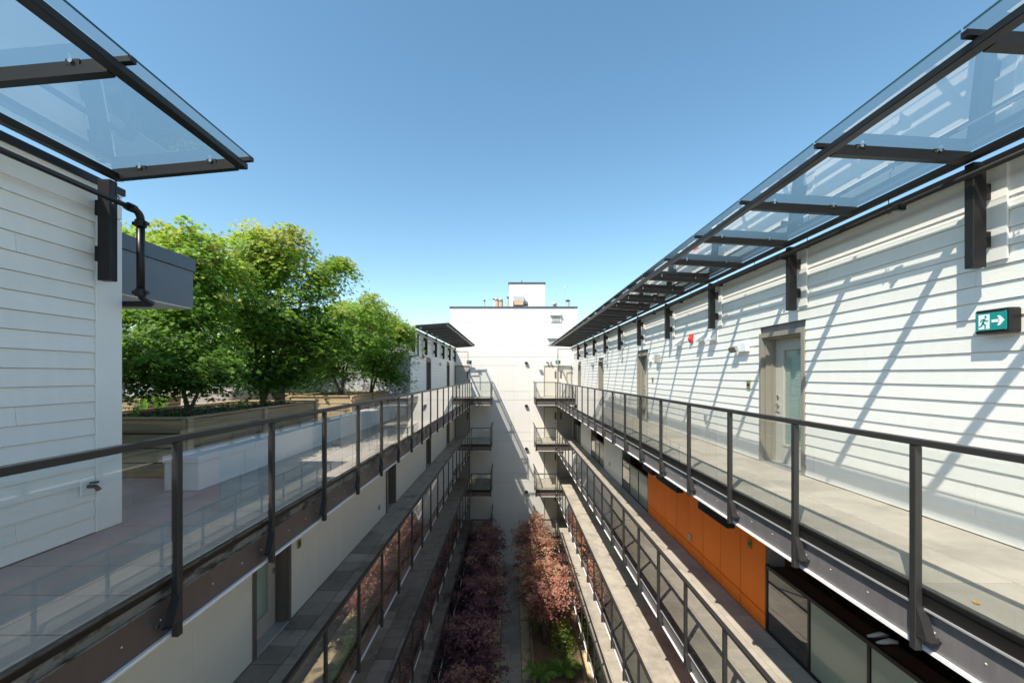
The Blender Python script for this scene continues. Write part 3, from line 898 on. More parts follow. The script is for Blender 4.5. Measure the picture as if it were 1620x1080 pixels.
# ------------------------------------------------------------------ glass canopies
def canopy(side, y_first, y_last, label, brackets, zi, zo, Xi, Xo, Xg):
    """zi/zo: underside of the frame at wall side and courtyard side"""
    s = 1 if side == 'right' else -1
    R = empty('glass_canopy', ((Xi + Xo) / 2, (y_first + y_last) / 2, zi), label, 'canopy', 'glass canopies over the walkways')
    n = round((y_last - y_first) / 1.25)
    ys = [y_first + k * (y_last - y_first) / n for k in range(n + 1)]
    H = 0.06
    sl = (zo - zi) / (abs(Xo - Xi))
    def zat(x): return zi + sl * abs(x - Xi)
    ya, yb = ys[0] - 0.03, ys[-1] + 0.03
    MB().cbox(min(Xo, Xo + s * 0.085), max(Xo, Xo + s * 0.085), ya, yb, zo, zo + 0.055, 0.005).build('outer_beam', M['black'], R)
    MB().cbox(min(Xi - s * 0.07, Xi), max(Xi - s * 0.07, Xi), ya, yb, zi, zi + H, 0.005).build('wall_beam', M['black'], R)
    # rafters
    ra, rb = Xo + s * 0.086, Xi - s * 0.071
    rm = MB().prism_y([(ra, zat(ra)), (rb, zat(rb)), (rb, zat(rb) + H), (ra, zat(ra) + H)], -0.03, 0.03)
    cR = ((ra + rb) / 2, 0, zi)
    rme = rm.mesh('rafter', M['black'], cR)
    gx = Xo - s * 0.06
    cm_ = MB().prism_y([(gx, zat(gx) + H + 0.002), (Xi, zi + H + 0.002), (Xi, zi + H + 0.038), (gx, zat(gx) + H + 0.038)], -0.02, 0.02)
    cme = cm_.mesh('clip_bar', M['black'], cR)
    bo = MB().tube([(0, -0.022, 0), (0, -0.038, 0)], 0.014, 10).mesh('bolt', M['chrome'], (0, 0, 0))
    pl_ = MB().box(-0.045, 0.045, -0.026, -0.0205, -0.02, 0.02).mesh('clip_plate', M['black'], (0, 0, 0))
    for y in ys:
        r = place(rme, 'rafter', (cR[0], y, zi), R)
        place(cme, 'clip_bar', (cR[0], y, zi), r)
        if y < 13:
            for t in (0.25, 0.78):
                bx = Xo + (Xi - Xo) * t
                place(pl_, 'clip_plate', (bx, y, zat(bx) + H + 0.024), r)
                place(bo, 'bolt', (bx, y - 0.004, zat(bx) + H + 0.024), r)
    # panes
    for a, b in zip(ys[:-1], ys[1:]):
        e = 0.008
        a2 = a + e; b2 = b - e
        if a == ys[0]: a2 = a - 0.03
        if b == ys[-1]: b2 = b + 0.03
        o_ = 0.04
        p = MB()
        prof = [(Xg, zat(Xg) + H + o_), (Xi - s * 0.0, zi + H + o_), (Xi - s * 0.0, zi + H + o_ + 0.012), (Xg, zat(Xg) + H + o_ + 0.012)]
        p.prism_y(prof, a2, b2)
        q = p.build('glass_pane', M['canopy_glass'], R)
        ed = MB().prism_y([(Xg - s * 0.003, zat(Xg) + H + o_ - 0.001), (Xg - s * 0.0005, zat(Xg) + H + o_ - 0.001), (Xg - s * 0.0005, zat(Xg) + H + o_ + 0.013), (Xg - s * 0.003, zat(Xg) + H + o_ + 0.013)], a2, b2)
        ed.build('pane_edge', M['glass_edge'], q)
    # wall brackets
    Xw = XR if s > 0 else XL
    xb0, xb1 = Xi - s * 0.0, Xi + s * 0.12
    bl = 0.94
    bm_ = MB().cbox(min(xb0, xb1), max(xb0, xb1), -0.04, 0.04, zi - bl, zi - 0.001, 0.005)
    c = (Xi, 0, zi)
    bme = bm_.mesh('bracket_post', M['black'], c)
    sms = [MB().box(xb1 + s * 0.001, Xw - s * 0.039, 0.0, 0.035, zc - 0.07, zc + 0.07).mesh('standoff', M['black'], c) for zc in (zi - 0.25, zi - 0.68)]
    for y in brackets:
        bpo = place(bme, 'bracket_post', (Xi, y, zi), R)
        for sme in sms: place(sme, 'standoff', (Xi, y, zi), bpo)
    return R

brR = [3.81 + 2.5 * k for k in range(-1, 10)]
canopy('right', 1.31, 28.81, 'long right hand glass canopy running from the camera to the tower', brR, 1.90, 1.975, 4.12, 2.80, 2.73)
canopy('left', -1.03, 3.97, 'nearest left glass canopy cut off by the photo\'s left edge', [3.97, 1.47, -1.03], 1.82, 1.935, -3.72, -2.48, -2.44)
canopy('left', 16.5, 28.75, 'far left glass canopy beyond the green trees', [16.5 + 2.45 * k for k in range(6)], 1.84, 1.93, -3.72, -2.48, -2.42)
# backing boards behind the brackets on the siding
for y in brR:
    MB().box(XR - 0.038, XR - 0.0205, y - 0.12, y + 0.05, 1.02, TOPR - 0.005).build('bracket_backing', M['trim'], B_R)
for k in range(6):
    MB().box(XL + 0.0205, XL + 0.038, 16.62 + 2.45 * k - 0.12, 16.62 + 2.45 * k + 0.05, 1.02, TOPL - 0.005).build('bracket_backing', M['trim'], B_F)

# ------------------------------------------------------------------ sprinkler pipes
def arc(c, a, b, n=6):
    """quarter bend from a to b through corner c"""
    c, a, b = Vector(c), Vector(a), Vector(b)
    return [((1 - t) ** 2) * a + 2 * (1 - t) * t * c + t * t * b for t in [i / n for i in range(n + 1)]]
R = empty('sprinkler_pipe', (4.06, 10, 1.78), 'black steel sprinkler pipe under the right hand canopy', 'pipe', 'sprinkler pipes under the canopies')
MB().tube([(4.06, -1.5, 1.765), (4.06, 28.6, 1.765)], 0.024, 14).build('pipe', M['black'], R, smooth=True)
yy = 4.42
while yy < 28:
    cp = MB().tube([(4.06, yy - 0.045, 1.765), (4.06, yy + 0.045, 1.765)], 0.037, 12)
    cp.box(4.01, 4.11, yy - 0.018, yy + 0.018, 1.715, 1.755)
    cp.build('coupling', M['black'], R); yy += 1.9
yy = 3.3
hk = MB().tube([(0, 0, 0.18), (0, 0, 0.06), (0.03, 0, 0.03), (0.03, 0, -0.02), (0, 0, -0.034), (-0.03, 0, -0.02), (-0.03, 0, 0.02)], 0.005, 6).mesh('hanger', M['black'], (0, 0, 0))
while yy < 28:
    place(hk, 'hanger', (4.06, yy, 1.765), R); yy += 1.25
MB().tube([(4.06, 28.6, 1.765)] + arc((4.06, 28.75, 1.765), (4.06, 28.65, 1.765), (3.96, 28.75, 1.765)) + [(3.4, 28.75, 1.765)] + arc((3.2, 28.75, 1.765), (3.25, 28.75, 1.765), (3.2, 28.75, 1.7)) + [(3.2, 28.75, 0.6)], 0.035, 10).build('drop_pipe', M['greyplastic'], R)

R = empty('sprinkler_pipe', (-3.60, 3, 1.59), 'black steel sprinkler pipe along the nearest left block', 'pipe', 'sprinkler pipes under the canopies')
MB().tube([(-3.60, -1.5, 1.585), (-3.60, 4.02, 1.585)], 0.024, 14).build('pipe', M['black'], R, smooth=True)
MB().tube(arc((-3.60, 4.12, 1.585), (-3.60, 4.02, 1.585), (-3.60, 4.12, 1.5)) , 0.033, 12).build('elbow', M['black'], R, smooth=True)
MB().tube([(-3.60, 4.12, 1.50), (-3.60, 4.12, 0.80)], 0.034, 14).build('drop_pipe', M['black'], R, smooth=True)
MB().tube(arc((-3.60, 4.12, 0.72), (-3.60, 4.12, 0.80), (-3.60, 4.24, 0.72)) + [(-3.66, 4.30, 0.72), (-4.6, 4.31, 0.72)], 0.03, 12).build('elbow', M['black'], R, smooth=True)
for z_ in (1.47, 0.80):
    c = MB().tube([(-3.60, 4.12, z_ - 0.03), (-3.60, 4.12, z_ + 0.03)], 0.048, 12)
    c.box(-3.67, -3.53, 4.10, 4.14, z_ - 0.016, z_ + 0.016)
    c.build('coupling', M['black'], R)
c = MB().tube([(-3.60, 3.98, 1.585), (-3.60, 4.04, 1.585)], 0.04, 12); c.box(-3.655, -3.545, 3.99, 4.03, 1.57, 1.60); c.build('coupling', M['black'], R)
for y_ in (3.86, 2.3): place(hk, 'hanger', (-3.60, y_, 1.585), R)

R = empty('sprinkler_pipe', (-3.60, 22, 1.59), 'thin dark sprinkler pipe under the far left canopy', 'pipe', 'sprinkler pipes under the canopies')
MB().tube([(-3.60, 16.6, 1.585), (-3.60, 28.7, 1.585), (-3.60, 28.75, 1.585), (-2.95, 28.75, 1.585), (-2.9, 28.75, 1.55), (-2.9, 28.75, 0.6)], 0.03, 10).build('pipe', M['greyplastic'], R)
MB().tube([(-3.60, 16.6, 1.585), (-3.60, 16.45, 1.585), (-3.60, 16.45, 0.75), (-3.9, 16.5, 0.72)], 0.035, 10).build('drop_pipe', M['black'], R)

# grey roof overhang beside the near block
R = empty('roof_overhang', (-5.6, 4.95, 0.88), 'blue-grey boxed roof overhang between the near block and the trees', 'roof overhang')
MB().box(-7.2, -4.2, 4.29, 5.6, 0.885, 1.36).build('fascia_box', M['greybox'], R)
MB().box(-7.22, -4.18, 4.29, 5.62, 1.365, 1.53).build('cap_flashing', M['greycap'], R)
MB().box(-7.19, -4.21, 4.30, 5.59, 0.868, 0.884).build('soffit', M['soffit'], R)

# ------------------------------------------------------------------ wall fixtures
def hoodvent(X, s, y, z, label, w=0.26, h=0.15):
    R = empty('vent_hood', (X, y, z), label, 'vent', 'white dryer vents on the siding')
    MB().box(X - s * 0.03, X - s * 0.018, y - w / 2 - 0.03, y + w / 2 + 0.03, z - 0.11, z + 0.12).build('back_plate', M['flash'], R)
    MB().prism_y([(X - s * 0.031, z + 0.09), (X - s * 0.031, z - 0.07), (X - s * 0.17, z - 0.07), (X - s * 0.17, z - 0.04)], y - w / 2, y + w / 2).build('hood', M['flash'], R)
hoodvent(XR, 1, 10.86, 0.82, 'farthest of three white vent hoods, just beyond the red alarm')
hoodvent(XR, 1, 9.59, 0.83, 'middle white vent hood, just on the near side of the red alarm')
hoodvent(XR, 1, 9.04, 0.81, 'nearest of three white vent hoods on the right wall')

def alarm(X, s, y, z, label):
    R = empty('fire_alarm', (X, y, z), label, 'fire alarm')
    MB().cbox(min(X - s * 0.018, X - s * 0.06), max(X - s * 0.018, X - s * 0.06), y - 0.08, y + 0.08, z - 0.1, z + 0.1, 0.008).build('alarm_body', M['red'], R)
    MB().tube([(X - s * 0.061, y, z - 0.02), (X - s * 0.1, y, z - 0.02)], [0.06, 0.045], 14).build('sounder', M['red'], R)
alarm(XR, 1, 10.15, 0.88, 'bright red fire alarm among white vents on the right wall')
alarm(XL, -1, 18.9, 0.82, 'small red fire alarm on the far left block')

def twin_light(X, s, y, z, label, mt=None):
    R = empty('emergency_light', (X, y, z), label, 'emergency light')
    MB().cbox(min(X - s * 0.018, X - s * 0.10), max(X - s * 0.018, X - s * 0.10), y - 0.16, y + 0.10, z - 0.07, z + 0.09, 0.008).build('housing', M['flash'], R)
    for k in (0.16, 0.27):
        MB().tube([(X - s * 0.06, y + k, z + 0.03), (X - s * 0.10, y + k - 0.02, z + 0.0), (X - s * 0.16, y + k - 0.03, z - 0.03)], [0.02, 0.055, 0.06], 12).build('lamp_head', M['chrome'], R)
twin_light(XR, 1, 7.85, 0.50, 'white emergency light with two silver heads left of the nearest right door')
twin_light(XL, -1, 17.3, 0.50, 'emergency light at the near corner of the far left block')
def small_box(X, s, y, z, label, w=0.2, h=0.24, d=0.12, mt='greyplastic'):
    R = empty('junction_box', (X, y, z), label, 'electrical box')
    MB().cbox(min(X - s * 0.018, X - s * d), max(X - s * 0.018, X - s * d), y - w / 2, y + w / 2, z - h / 2, z + h / 2, 0.006).build('box_body', M[mt], R)
    MB().box(min(X - s * (d + 0.001), X - s * (d + 0.008)), max(X - s * (d + 0.001), X - s * (d + 0.008)), y - w / 2 + 0.02, y + w / 2 - 0.02, z - h / 2 + 0.02, z + h / 2 - 0.02).build('box_cover', M['galv'], R)
small_box(XR, 1, 12.4, 0.48, 'grey box on the right wall between the second door and the alarm')
small_box(XR, 1, 13.1, 0.48, 'small white box just above right of the second right door', 0.16, 0.14, 0.1, 'flash')
small_box(XR, 1, 19.0, 0.55, 'grey box beside the third door of the right wall', 0.2, 0.16)
small_box(XR, 1, 22.3, 0.55, 'grey box beyond the third door of the right wall', 0.2, 0.24)

def wall_lamp(X, s, y, z, label):
    R = empty('wall_lamp', (X, y, z), label, 'wall lamp')
    MB().tube([(X - s * 0.018, y, z), (X - s * 0.05, y, z)], 0.06, 14).build('lamp_base', M['galv'], R)
    MB().tube([(X - s * 0.07, y, z - 0.09), (X - s * 0.07, y, z + 0.09)], 0.045, 14).build('lamp_body', M['galv'], R)
def soffit_light(y0, y1, label):
    R = empty('soffit_light', (3.04, (y0 + y1) / 2, LV[0] - 0.36), label, 'ceiling light', 'linear lights under the top right walkway')
    MB().cbox(2.98, 3.10, y0, y1, LV[0] - 0.63, LV[0] - 0.52, 0.008).build('light_housing', M['black'], R)
    for y in (y0 + 0.15, y1 - 0.15): MB().box(3.03, 3.05, y - 0.02, y + 0.02, LV[0] - 0.519, LV[0] - 0.361).build('hanger', M['black'], R)
soffit_light(5.85, 6.75, 'nearest black linear light under the top right walkway edge')
soffit_light(7.6, 8.7, 'middle black linear light under the top right walkway edge')
soffit_light(8.95, 9.6, 'farthest black linear light under the top right walkway edge')
wall_lamp(XR, 1, 16.4, 0.7, 'small wall lamp between the second and third right doors')
wall_lamp(XL, -1, 23.4, 0.6, 'small wall lamp between the two far left doors')
def outlet(X, s, y, z, label):
    R = empty('outlet_cover', (X, y, z), label, 'outlet')
    MB().cbox(min(X - s * 0.006, X - s * 0.05), max(X - s * 0.006, X - s * 0.05), y - 0.05, y + 0.05, z - 0.07, z + 0.07, 0.006).build('cover', M['galv'], R)
    MB().box(min(X - s * 0.051, X - s * 0.058), max(X - s * 0.051, X - s * 0.058), y - 0.035, y + 0.035, z - 0.05, z + 0.05).build('lid', M['greyplastic'], R)
outlet(XR, 1, 10.25, -3.92, 'silver outlet cover low on the orange wall')
outlet(XL, -1, 12.6, -3.93, 'silver outlet cover low on the left white wall below the terrace')
outlet(XR, 1, 18.6, -3.9, 'silver outlet cover on the white panels beyond the orange wall')
outlet(XR, 1, 9.4, -0.95, 'silver outlet cover low on the right siding behind the railing')

def num_plate(X, s, y, z, label):
    R = empty('number_plate', (X, y, z), label, 'number plate')
    MB().box(min(X - s * 0.020, X - s * 0.028), max(X - s * 0.020, X - s * 0.028), y - 0.055, y + 0.055, z - 0.075, z + 0.075).build('plate', M['olive'], R)
    # too small to read in the photograph: three dark marks across the middle
    d = MB()
    for i in range(3):
        u0 = -0.036 + i * 0.026
        d.box(X - s * 0.0285, X - s * 0.031, y + u0, y + u0 + 0.019, z - 0.018, z + 0.022)
    d.build('dark_marks', M['black'], R)
num_plate(XR, 1, 7.73, -0.18, 'olive number plate left of the nearest right door')
num_plate(XR, 1, 12.95, -0.15, 'olive number plate by the second right door')
num_plate(XR, 1, 7.70, -3.06, 'olive number plate on the orange wall')
num_plate(XL, -1, 7.85, -3.12, 'olive number plate beside the brown framed door below the terrace')

R = leafo = MB()
leafo.add([(0, 0, 0), (0.05, 0.02, 0.012), (0.09, 0, 0.004), (0.05, -0.03, 0.016), (0.02, 0.05, 0.01), (0.03, -0.05, 0.006)], [(0, 3, 1), (1, 3, 2), (0, 1, 4), (0, 5, 3)])
leafo.v = [(a * 0.5 + 3.02, b * 0.5 + 2.76, c + LV[0] + 0.006) for a, b, c in leafo.v]
leafo.build('fallen_leaf', mat('dry_orange_leaf', (0.5, 0.25, 0.06), 0.8), label='curled dry orange leaf on the right walkway behind the glass', cat='leaf')
# exit signs
def exit_sign(label):
    X = XR; y0, y1 = 3.59, 3.87; z0, z1 = 0.365, 0.58
    R = empty('exit_sign', (X, (y0 + y1) / 2, z0), label, 'exit sign')
    MB().cbox(X - 0.125, X - 0.02, y0, y1, z0, z1, 0.012).build('housing', M['black'], R)
    xf = X - 0.126
    MB().box(xf - 0.008, xf, y0 + 0.022, y1 - 0.022, z0 + 0.03, z1 - 0.03).build('sign_face', M['teal'], R)
    def Yc(u): return (y1 - 0.022) - u * (y1 - y0 - 0.044)     # u from left to right as read
    def Zc(v): return z0 + 0.03 + v * (z1 - z0 - 0.06)
    wh = MB(); wh.box(xf - 0.010, xf - 0.0085, Yc(0.10), Yc(0.47), Zc(0.08), Zc(0.92)); wh.build('doorway_mark', M['signwhite'], R)
    # arrow
    ar = MB()
    def poly(mb, pts, x):
        P = [(Yc(u), Zc(v)) for u, v in pts]
        mb.prism_x(P, x - 0.002, x)
    poly(ar, [(0.54, 0.42), (0.76, 0.42), (0.76, 0.58), (0.54, 0.58)], xf - 0.0085)
    poly(ar, [(0.72, 0.22), (0.80, 0.22), (0.95, 0.50), (0.80, 0.50)], xf - 0.0085)
    poly(ar, [(0.72, 0.78), (0.80, 0.78), (0.95, 0.50), (0.80, 0.50)], xf - 0.0085)
    ar.build('arrow', M['signwhite'], R)
    mn = MB()
    def limb(a, b, w):
        (u0, v0), (u1, v1) = a, b
        asp = (y1 - y0 - 0.044) / (z1 - z0 - 0.06)
        dx, dz = (u1 - u0) * asp, v1 - v0
        l = math.hypot(dx, dz); nx, nz = -dz / l * w / asp, dx / l * w
        poly(mn, [(u0 + nx, v0 + nz), (u1 + nx, v1 + nz), (u1 - nx, v1 - nz), (u0 - nx, v0 - nz)], xf - 0.0105)
    limb((0.31, 0.66), (0.25, 0.42), 0.055)
    limb((0.25, 0.44), (0.34, 0.30), 0.035); limb((0.34, 0.31), (0.33, 0.12), 0.03)
    limb((0.25, 0.42), (0.20, 0.26), 0.035); limb((0.20, 0.27), (0.12, 0.24), 0.03)
    limb((0.31, 0.64), (0.38, 0.52), 0.025); limb((0.38, 0.53), (0.44, 0.56), 0.022)
    limb((0.30, 0.65), (0.21, 0.62), 0.025); limb((0.21, 0.62), (0.17, 0.50), 0.022)
    c = [(0.345 + 0.035 * math.cos(t), 0.78 + 0.075 * math.sin(t)) for t in [i * math.pi / 5 for i in range(10)]]
    poly(mn, c, xf - 0.0105)
    mn.build('running_figure', M['teal'], R)
    for u in (0.02, 0.98):
        for v in (0.0, 1.0):
            MB().tube([(X - 0.126, Yc(u), Zc(v)), (X - 0.133, Yc(u), Zc(v))], 0.007, 8).build('screw', M['chrome'], R)
exit_sign('teal running figure exit sign with arrow on the right siding near the camera')

def far_sign(x, z, label):
    R = empty('exit_sign', (x, YB - 0.3, z), label, 'exit sign')
    MB().cbox(x - 0.17, x + 0.17, YB - 0.34, YB - 0.26, z - 0.13, z + 0.13, 0.02).build('housing', M['greycap'], R)
    MB().box(x - 0.12, x + 0.12, YB - 0.35, YB - 0.341, z - 0.08, z + 0.08).build('sign_face', M['teal'], R)
    MB().box(x - 0.02, x + 0.02, YB - 0.259, YB, z - 0.02, z + 0.02).build('bracket', M['greyplastic'], R)
far_sign((743 - 808) * px, (593 - 573) * px, 'small teal exit sign on the tower over the left landing')
far_sign((882 - 808) * px, (593 - 573) * px, 'small teal exit sign on the tower over the right landing')

def tower_lamp(x, z, label, ell=False):
    R = empty('wall_lamp', (x, YB, z), label, 'wall lamp')
    MB().box(x - 0.07, x + 0.07, YB - 0.04, YB - 0.001, z - 0.05, z + 0.08).build('lamp_base', M['greyplastic'], R)
    MB().prism_x([(YB - 0.2, z + 0.02), (YB - 0.041, z + 0.09), (YB - 0.041, z - 0.04), (YB - 0.17, z - 0.08)], x - 0.1, x + 0.1).build('lamp_head', M['black'] if not ell else M['galv'], R)
for k, yy in enumerate((574, 641.5, 709, 777)):
    tower_lamp((832.5 - 808) * px, (593 - yy) * px, 'dark wedge lamp on the tower centre line, %s' % ('topmost of four', 'second of four from the top', 'third of four from the top', 'lowest of four')[k])
    if k: tower_lamp((755 - 808) * px, (593 - yy) * px + 0.0, 'small lamp by the left landing %s' % ('below the top walkway', 'two storeys below the top walkway', 'three storeys below the top walkway')[k - 1], True)
tower_lamp((757 - 808) * px, (593 - 585) * px, 'grey oval lamp on the tower beside the top left landing', True)
tower_lamp((855 - 808) * px, (593 - 585) * px, 'grey oval lamp on the tower beside the top right landing', True)
R = empty('emergency_light', (2.9, YB, 0.9), 'twin head floodlight on the tower over the beige doors', 'emergency light')
for dx in (-0.08, 0.1): MB().tube([(2.66 + dx, YB, 0.95), (2.66 + dx, YB - 0.12, 0.93), (2.66 + dx * 1.6, YB - 0.2, 0.86)], [0.03, 0.06, 0.08], 10).build('lamp_head', M['greyplastic'], R)
R = empty('hose_valve', (XL, 3.92, -1.02), 'black hose valve on a white plate low on the nearest left siding', 'hose valve')
MB().cbox(XL + 0.0175, XL + 0.03, 3.85, 3.98, -1.11, -0.94, 0.003).build('back_plate', M['flash'], R)
v = MB().tube([(XL + 0.03, 3.92, -1.03), (XL + 0.10, 3.92, -1.03), (XL + 0.13, 3.92, -1.06)], [0.018, 0.018, 0.022], 10)
v.build('valve_body', M['black'], R)
MB().tube([(XL + 0.085, 3.92, -1.0), (XL + 0.085, 3.92, -0.985)], [0.035, 0.035], 10).build('valve_wheel', M['black'], R)

# little things on the patio just below (shoes on the ledge, dry pot plant)
R = empty('pair_of_shoes', (XR + 0.16, 5.15, LV[1] + 1.13), 'pale shoes lying on the patio ledge behind the frosted guard', 'shoes')
MB().box(XR + 0.06, XR + 0.32, 1.2, 7.2, LV[1] + 1.07, LV[1] + 1.1).build('patio_ledge', M['maroon'], B_R)
for k in (0, 1):
    y = 5.1 + k * 0.13
    MB().tube([(XR + 0.30, y, LV[1] + 1.145), (XR + 0.22, y + .01, LV[1] + 1.155), (XR + 0.15, y + .02, LV[1] + 1.135), (XR + 0.07, y + .03, LV[1] + 1.12)], [0.02, 0.032, 0.028, 0.014], 8).build('shoe', M['shoe'], R, smooth=True)

# ------------------------------------------------------------------ terrace furniture and planters
def wood_planter(x0, x1, y0, y1, label, top=-0.61, group='cedar planter boxes on the terrace', posts=None):
    R = empty('wood_planter', ((x0 + x1) / 2, (y0 + y1) / 2, LV[0]), label, 'planter', group)
    z = LV[0]
    rows_ = 4; h = (top - 0.03 - z) / rows_
    ps = posts or [y0 + 0.06, (y0 + y1) / 2, y1 - 0.06]
    for r in range(rows_):
        za, zb = z + r * h + 0.011, z + (r + 1) * h - 0.011
        segs = list(zip(ps[:-1], ps[1:]))
        for a, b in segs:
            d = random.uniform(0, 0.014)
            MB().cbox(x1 - 0.05 - d, x1 - 0.012 - d, a + 0.002, b - 0.002, za, zb, 0.009).build('plank', M['wood'], R)
        MB().cbox(x0 + 0.012, x0 + 0.05, y0 + 0.05, y1 - 0.05, za, zb, 0.003).build('plank', M['wood'], R)
        MB().cbox(x0 + 0.06, x1 - 0.06, y0 + 0.012, y0 + 0.05, za, zb, 0.003).build('plank', M['woodx'], R)
        MB().cbox(x0 + 0.06, x1 - 0.06, y1 - 0.05, y1 - 0.012, za, zb, 0.003).build('plank', M['woodx'], R)
    for y in ps:
        MB().cbox(x1 - 0.0115, x1 + 0.03, y - 0.05, y + 0.05, z, top - 0.032, 0.004).build('post', M['wood'], R)
    MB().cbox(x1 - 0.07, x1 - 0.01, y0 - 0.02, y0 + 0.0115, z, top - 0.032, 0.004).build('post', M['wood'], R)
    MB().cbox(x1 - 0.08, x1 + 0.035, y0 - 0.03, y1 + 0.03, top - 0.03, top, 0.004).build('cap_board', M['wood'], R)
    MB().cbox(x0 - 0.035, x0 + 0.08, y0 - 0.03, y1 + 0.03, top - 0.03, top, 0.004).build('cap_board', M['wood'], R)
    MB().cbox(x0 + 0.082, x1 - 0.082, y0 - 0.03, y0 + 0.08, top - 0.03, top, 0.004).build('cap_board', M['woodx'], R)
    MB().cbox(x0 + 0.082, x1 - 0.082, y1 - 0.08, y1 + 0.03, top - 0.03, top, 0.004).build('cap_board', M['woodx'], R)
    MB().box(x0 + 0.12, x1 - 0.12, y0 + 0.12, y1 - 0.12, z + 0.1, top - 0.08).build('soil', M['soil'], R)
    return R
wood_planter(-6.6, -4.7, 6.13, 10.3, 'nearest long cedar planter with two green maples behind the white bench', posts=[6.19, 8.1, 10.22])
wood_planter(-6.6, -4.7, 12.6, 16.4, 'far sunlit cedar planter in front of the grey end wall', posts=[12.66, 14.5, 16.32])
wood_planter(-13.5, -9.6, 11.0, 12.6, 'cedar planter deep at the back left of the terrace seen past the siding corner', posts=[11.06, 12.54])
wood_planter(-9.3, -7.2, 14.0, 16.2, 'back row cedar planter half hidden under the maples', posts=[14.06, 16.14])

R = empty('white_bench', (-4.25, 10.5, LV[0]), 'long white metal clad bench in front of the cedar planters', 'bench')
by0, by1 = 5.455, 16.2
MB().box(-4.46, -4.035, by0 + 0.015, by1, LV[0] + 0.002, LV[0] + 0.38).build('bench_core', M['whitebox'], R)
y = by0; L_ = [0.95] + [1.19] * 9
for l in L_:
    b = min(by1, y + l)
    MB().cbox(-4.034, -4.02, y + 0.003, b - 0.003, LV[0] + 0.004, LV[0] + 0.355, 0.002).build('front_panel', M['whitebox'], R)
    y = b
MB().cbox(-4.46, -4.022, by0, by0 + 0.014, LV[0] + 0.004, LV[0] + 0.355, 0.002).build('end_panel', M['whitebox'], R)
y = by0
for l in [1.2] * 9:
    b = min(by1, y + l)
    MB().cbox(-4.48, -4.008, y - (0.012 if y == by0 else -0.002), b - 0.002, LV[0] + 0.358, LV[0] + 0.445, 0.004).build('cap_section', M['whitebox'], R)
    y = b

def covered(x0, x1, y0, y1, z0, z1, mt, label, seed):
    random.seed(seed)
    bm = bmesh.new()
    bmesh.ops.create_cube(bm, size=1)
    bmesh.ops.subdivide_edges(bm, edges=list(bm.edges), cuts=7, use_grid_fill=True)
    from mathutils import noise
    for v in bm.verts:
        c = v.co.copy()
        t = c.z + 0.5
        k = 1 - 0.10 * t - 0.05 * math.sin(c.x * 19 + c.y * 13) * (1 - t)
        n = noise.noise(Vector((c.x * 3 + seed, c.y * 3, c.z * 3))) * 0.07
        sag = -0.05 * (1 - (2 * c.x) ** 2) if t > 0.9 else 0
        v.co = Vector(((x0 + x1) / 2 + c.x * k * (x1 - x0) * (1 + n), (y0 + y1) / 2 + c.y * k * (y1 - y0) * (1 + n), z0 + (t + sag + n * t) * (z1 - z0)))
    mb = MB(); mb.bm(bm)
    return mb.build('covered_furniture', M[mt], smooth=True, label=label, cat='covered furniture')
covered(-8.9, -7.4, 11.3, 12.6, LV[0], -0.38, 'tarp', 'taupe fabric cover over patio seating behind the nearest planter', 3)
covered(-10.6, -9.0, 12.9, 13.9, LV[0], -0.45, 'tarp', 'paler taupe furniture cover further left behind the maples', 5)
covered(-7.9, -7.1, 12.7, 13.4, LV[0], -0.12, 'tarp_dark', 'dark peaked grill cover beside the taupe covers', 8)

# grey terrace parapet at the back
R = empty('terrace_parapet', (-13, 19, LV[0]), 'pale grey metal parapet closing the back of the terrace', 'parapet')
for i in range(12):
    MB().box(-9.2 - (i + 1) * 1.2 + 0.01, -9.2 - i * 1.2, 17.0, 17.06, LV[0] - 0.5, -0.42).build('panel', M['greywall'], R)
MB().box(-23.7, -9.18, 16.96, 17.1, -0.418, -0.37).build('coping', M['galv'], R)

# ------------------------------------------------------------------ trees
def leaf_template(kind):
    if kind == 'palmate':   # five pointed lobes, slightly folded
        a = [90, 62, 38, 14, -12, -60, -90]
        r = [1.0, 0.42, 0.86, 0.36, 0.62, 0.30, 0.18]
        pts = []
        for t, q in zip(a, r): pts.append((q * math.cos(math.radians(t)), q * math.sin(math.radians(t))))
        right = pts
        left = [(-x, y) for x, y in right[1:-1]][::-1]
        ring = [right[0]] + right[1:] + left
        v = [(0, 0, 0)] + [(x, y + 0.1, -0.18 * (x * x + y * y)) for x, y in ring]
        n = len(ring)
        f = [(0, 1 + (i + 1) % n, 1 + i) for i in range(n)]
        return np.array(v), np.array(f)
    if kind == 'star':      # cheap three-blade leaf for far crowns
        v = [(0, 1, 0), (-0.22, 0.1, 0.02), (0.22, 0.1, 0.02), (-0.9, 0.35, -0.15), (0.9, 0.35, -0.15), (0, -0.4, 0)]
        f = [(0, 1, 2), (3, 5, 1), (4, 2, 5), (1, 5, 2)]
        return np.array(v), np.array(f)
    v = [(0, 1, 0), (-0.3, 0.2, 0.03), (0.3, 0.2, 0.03), (0, -0.6, 0)]
    return np.array(v, float), np.array([(0, 1, 2), (1, 3, 2)])

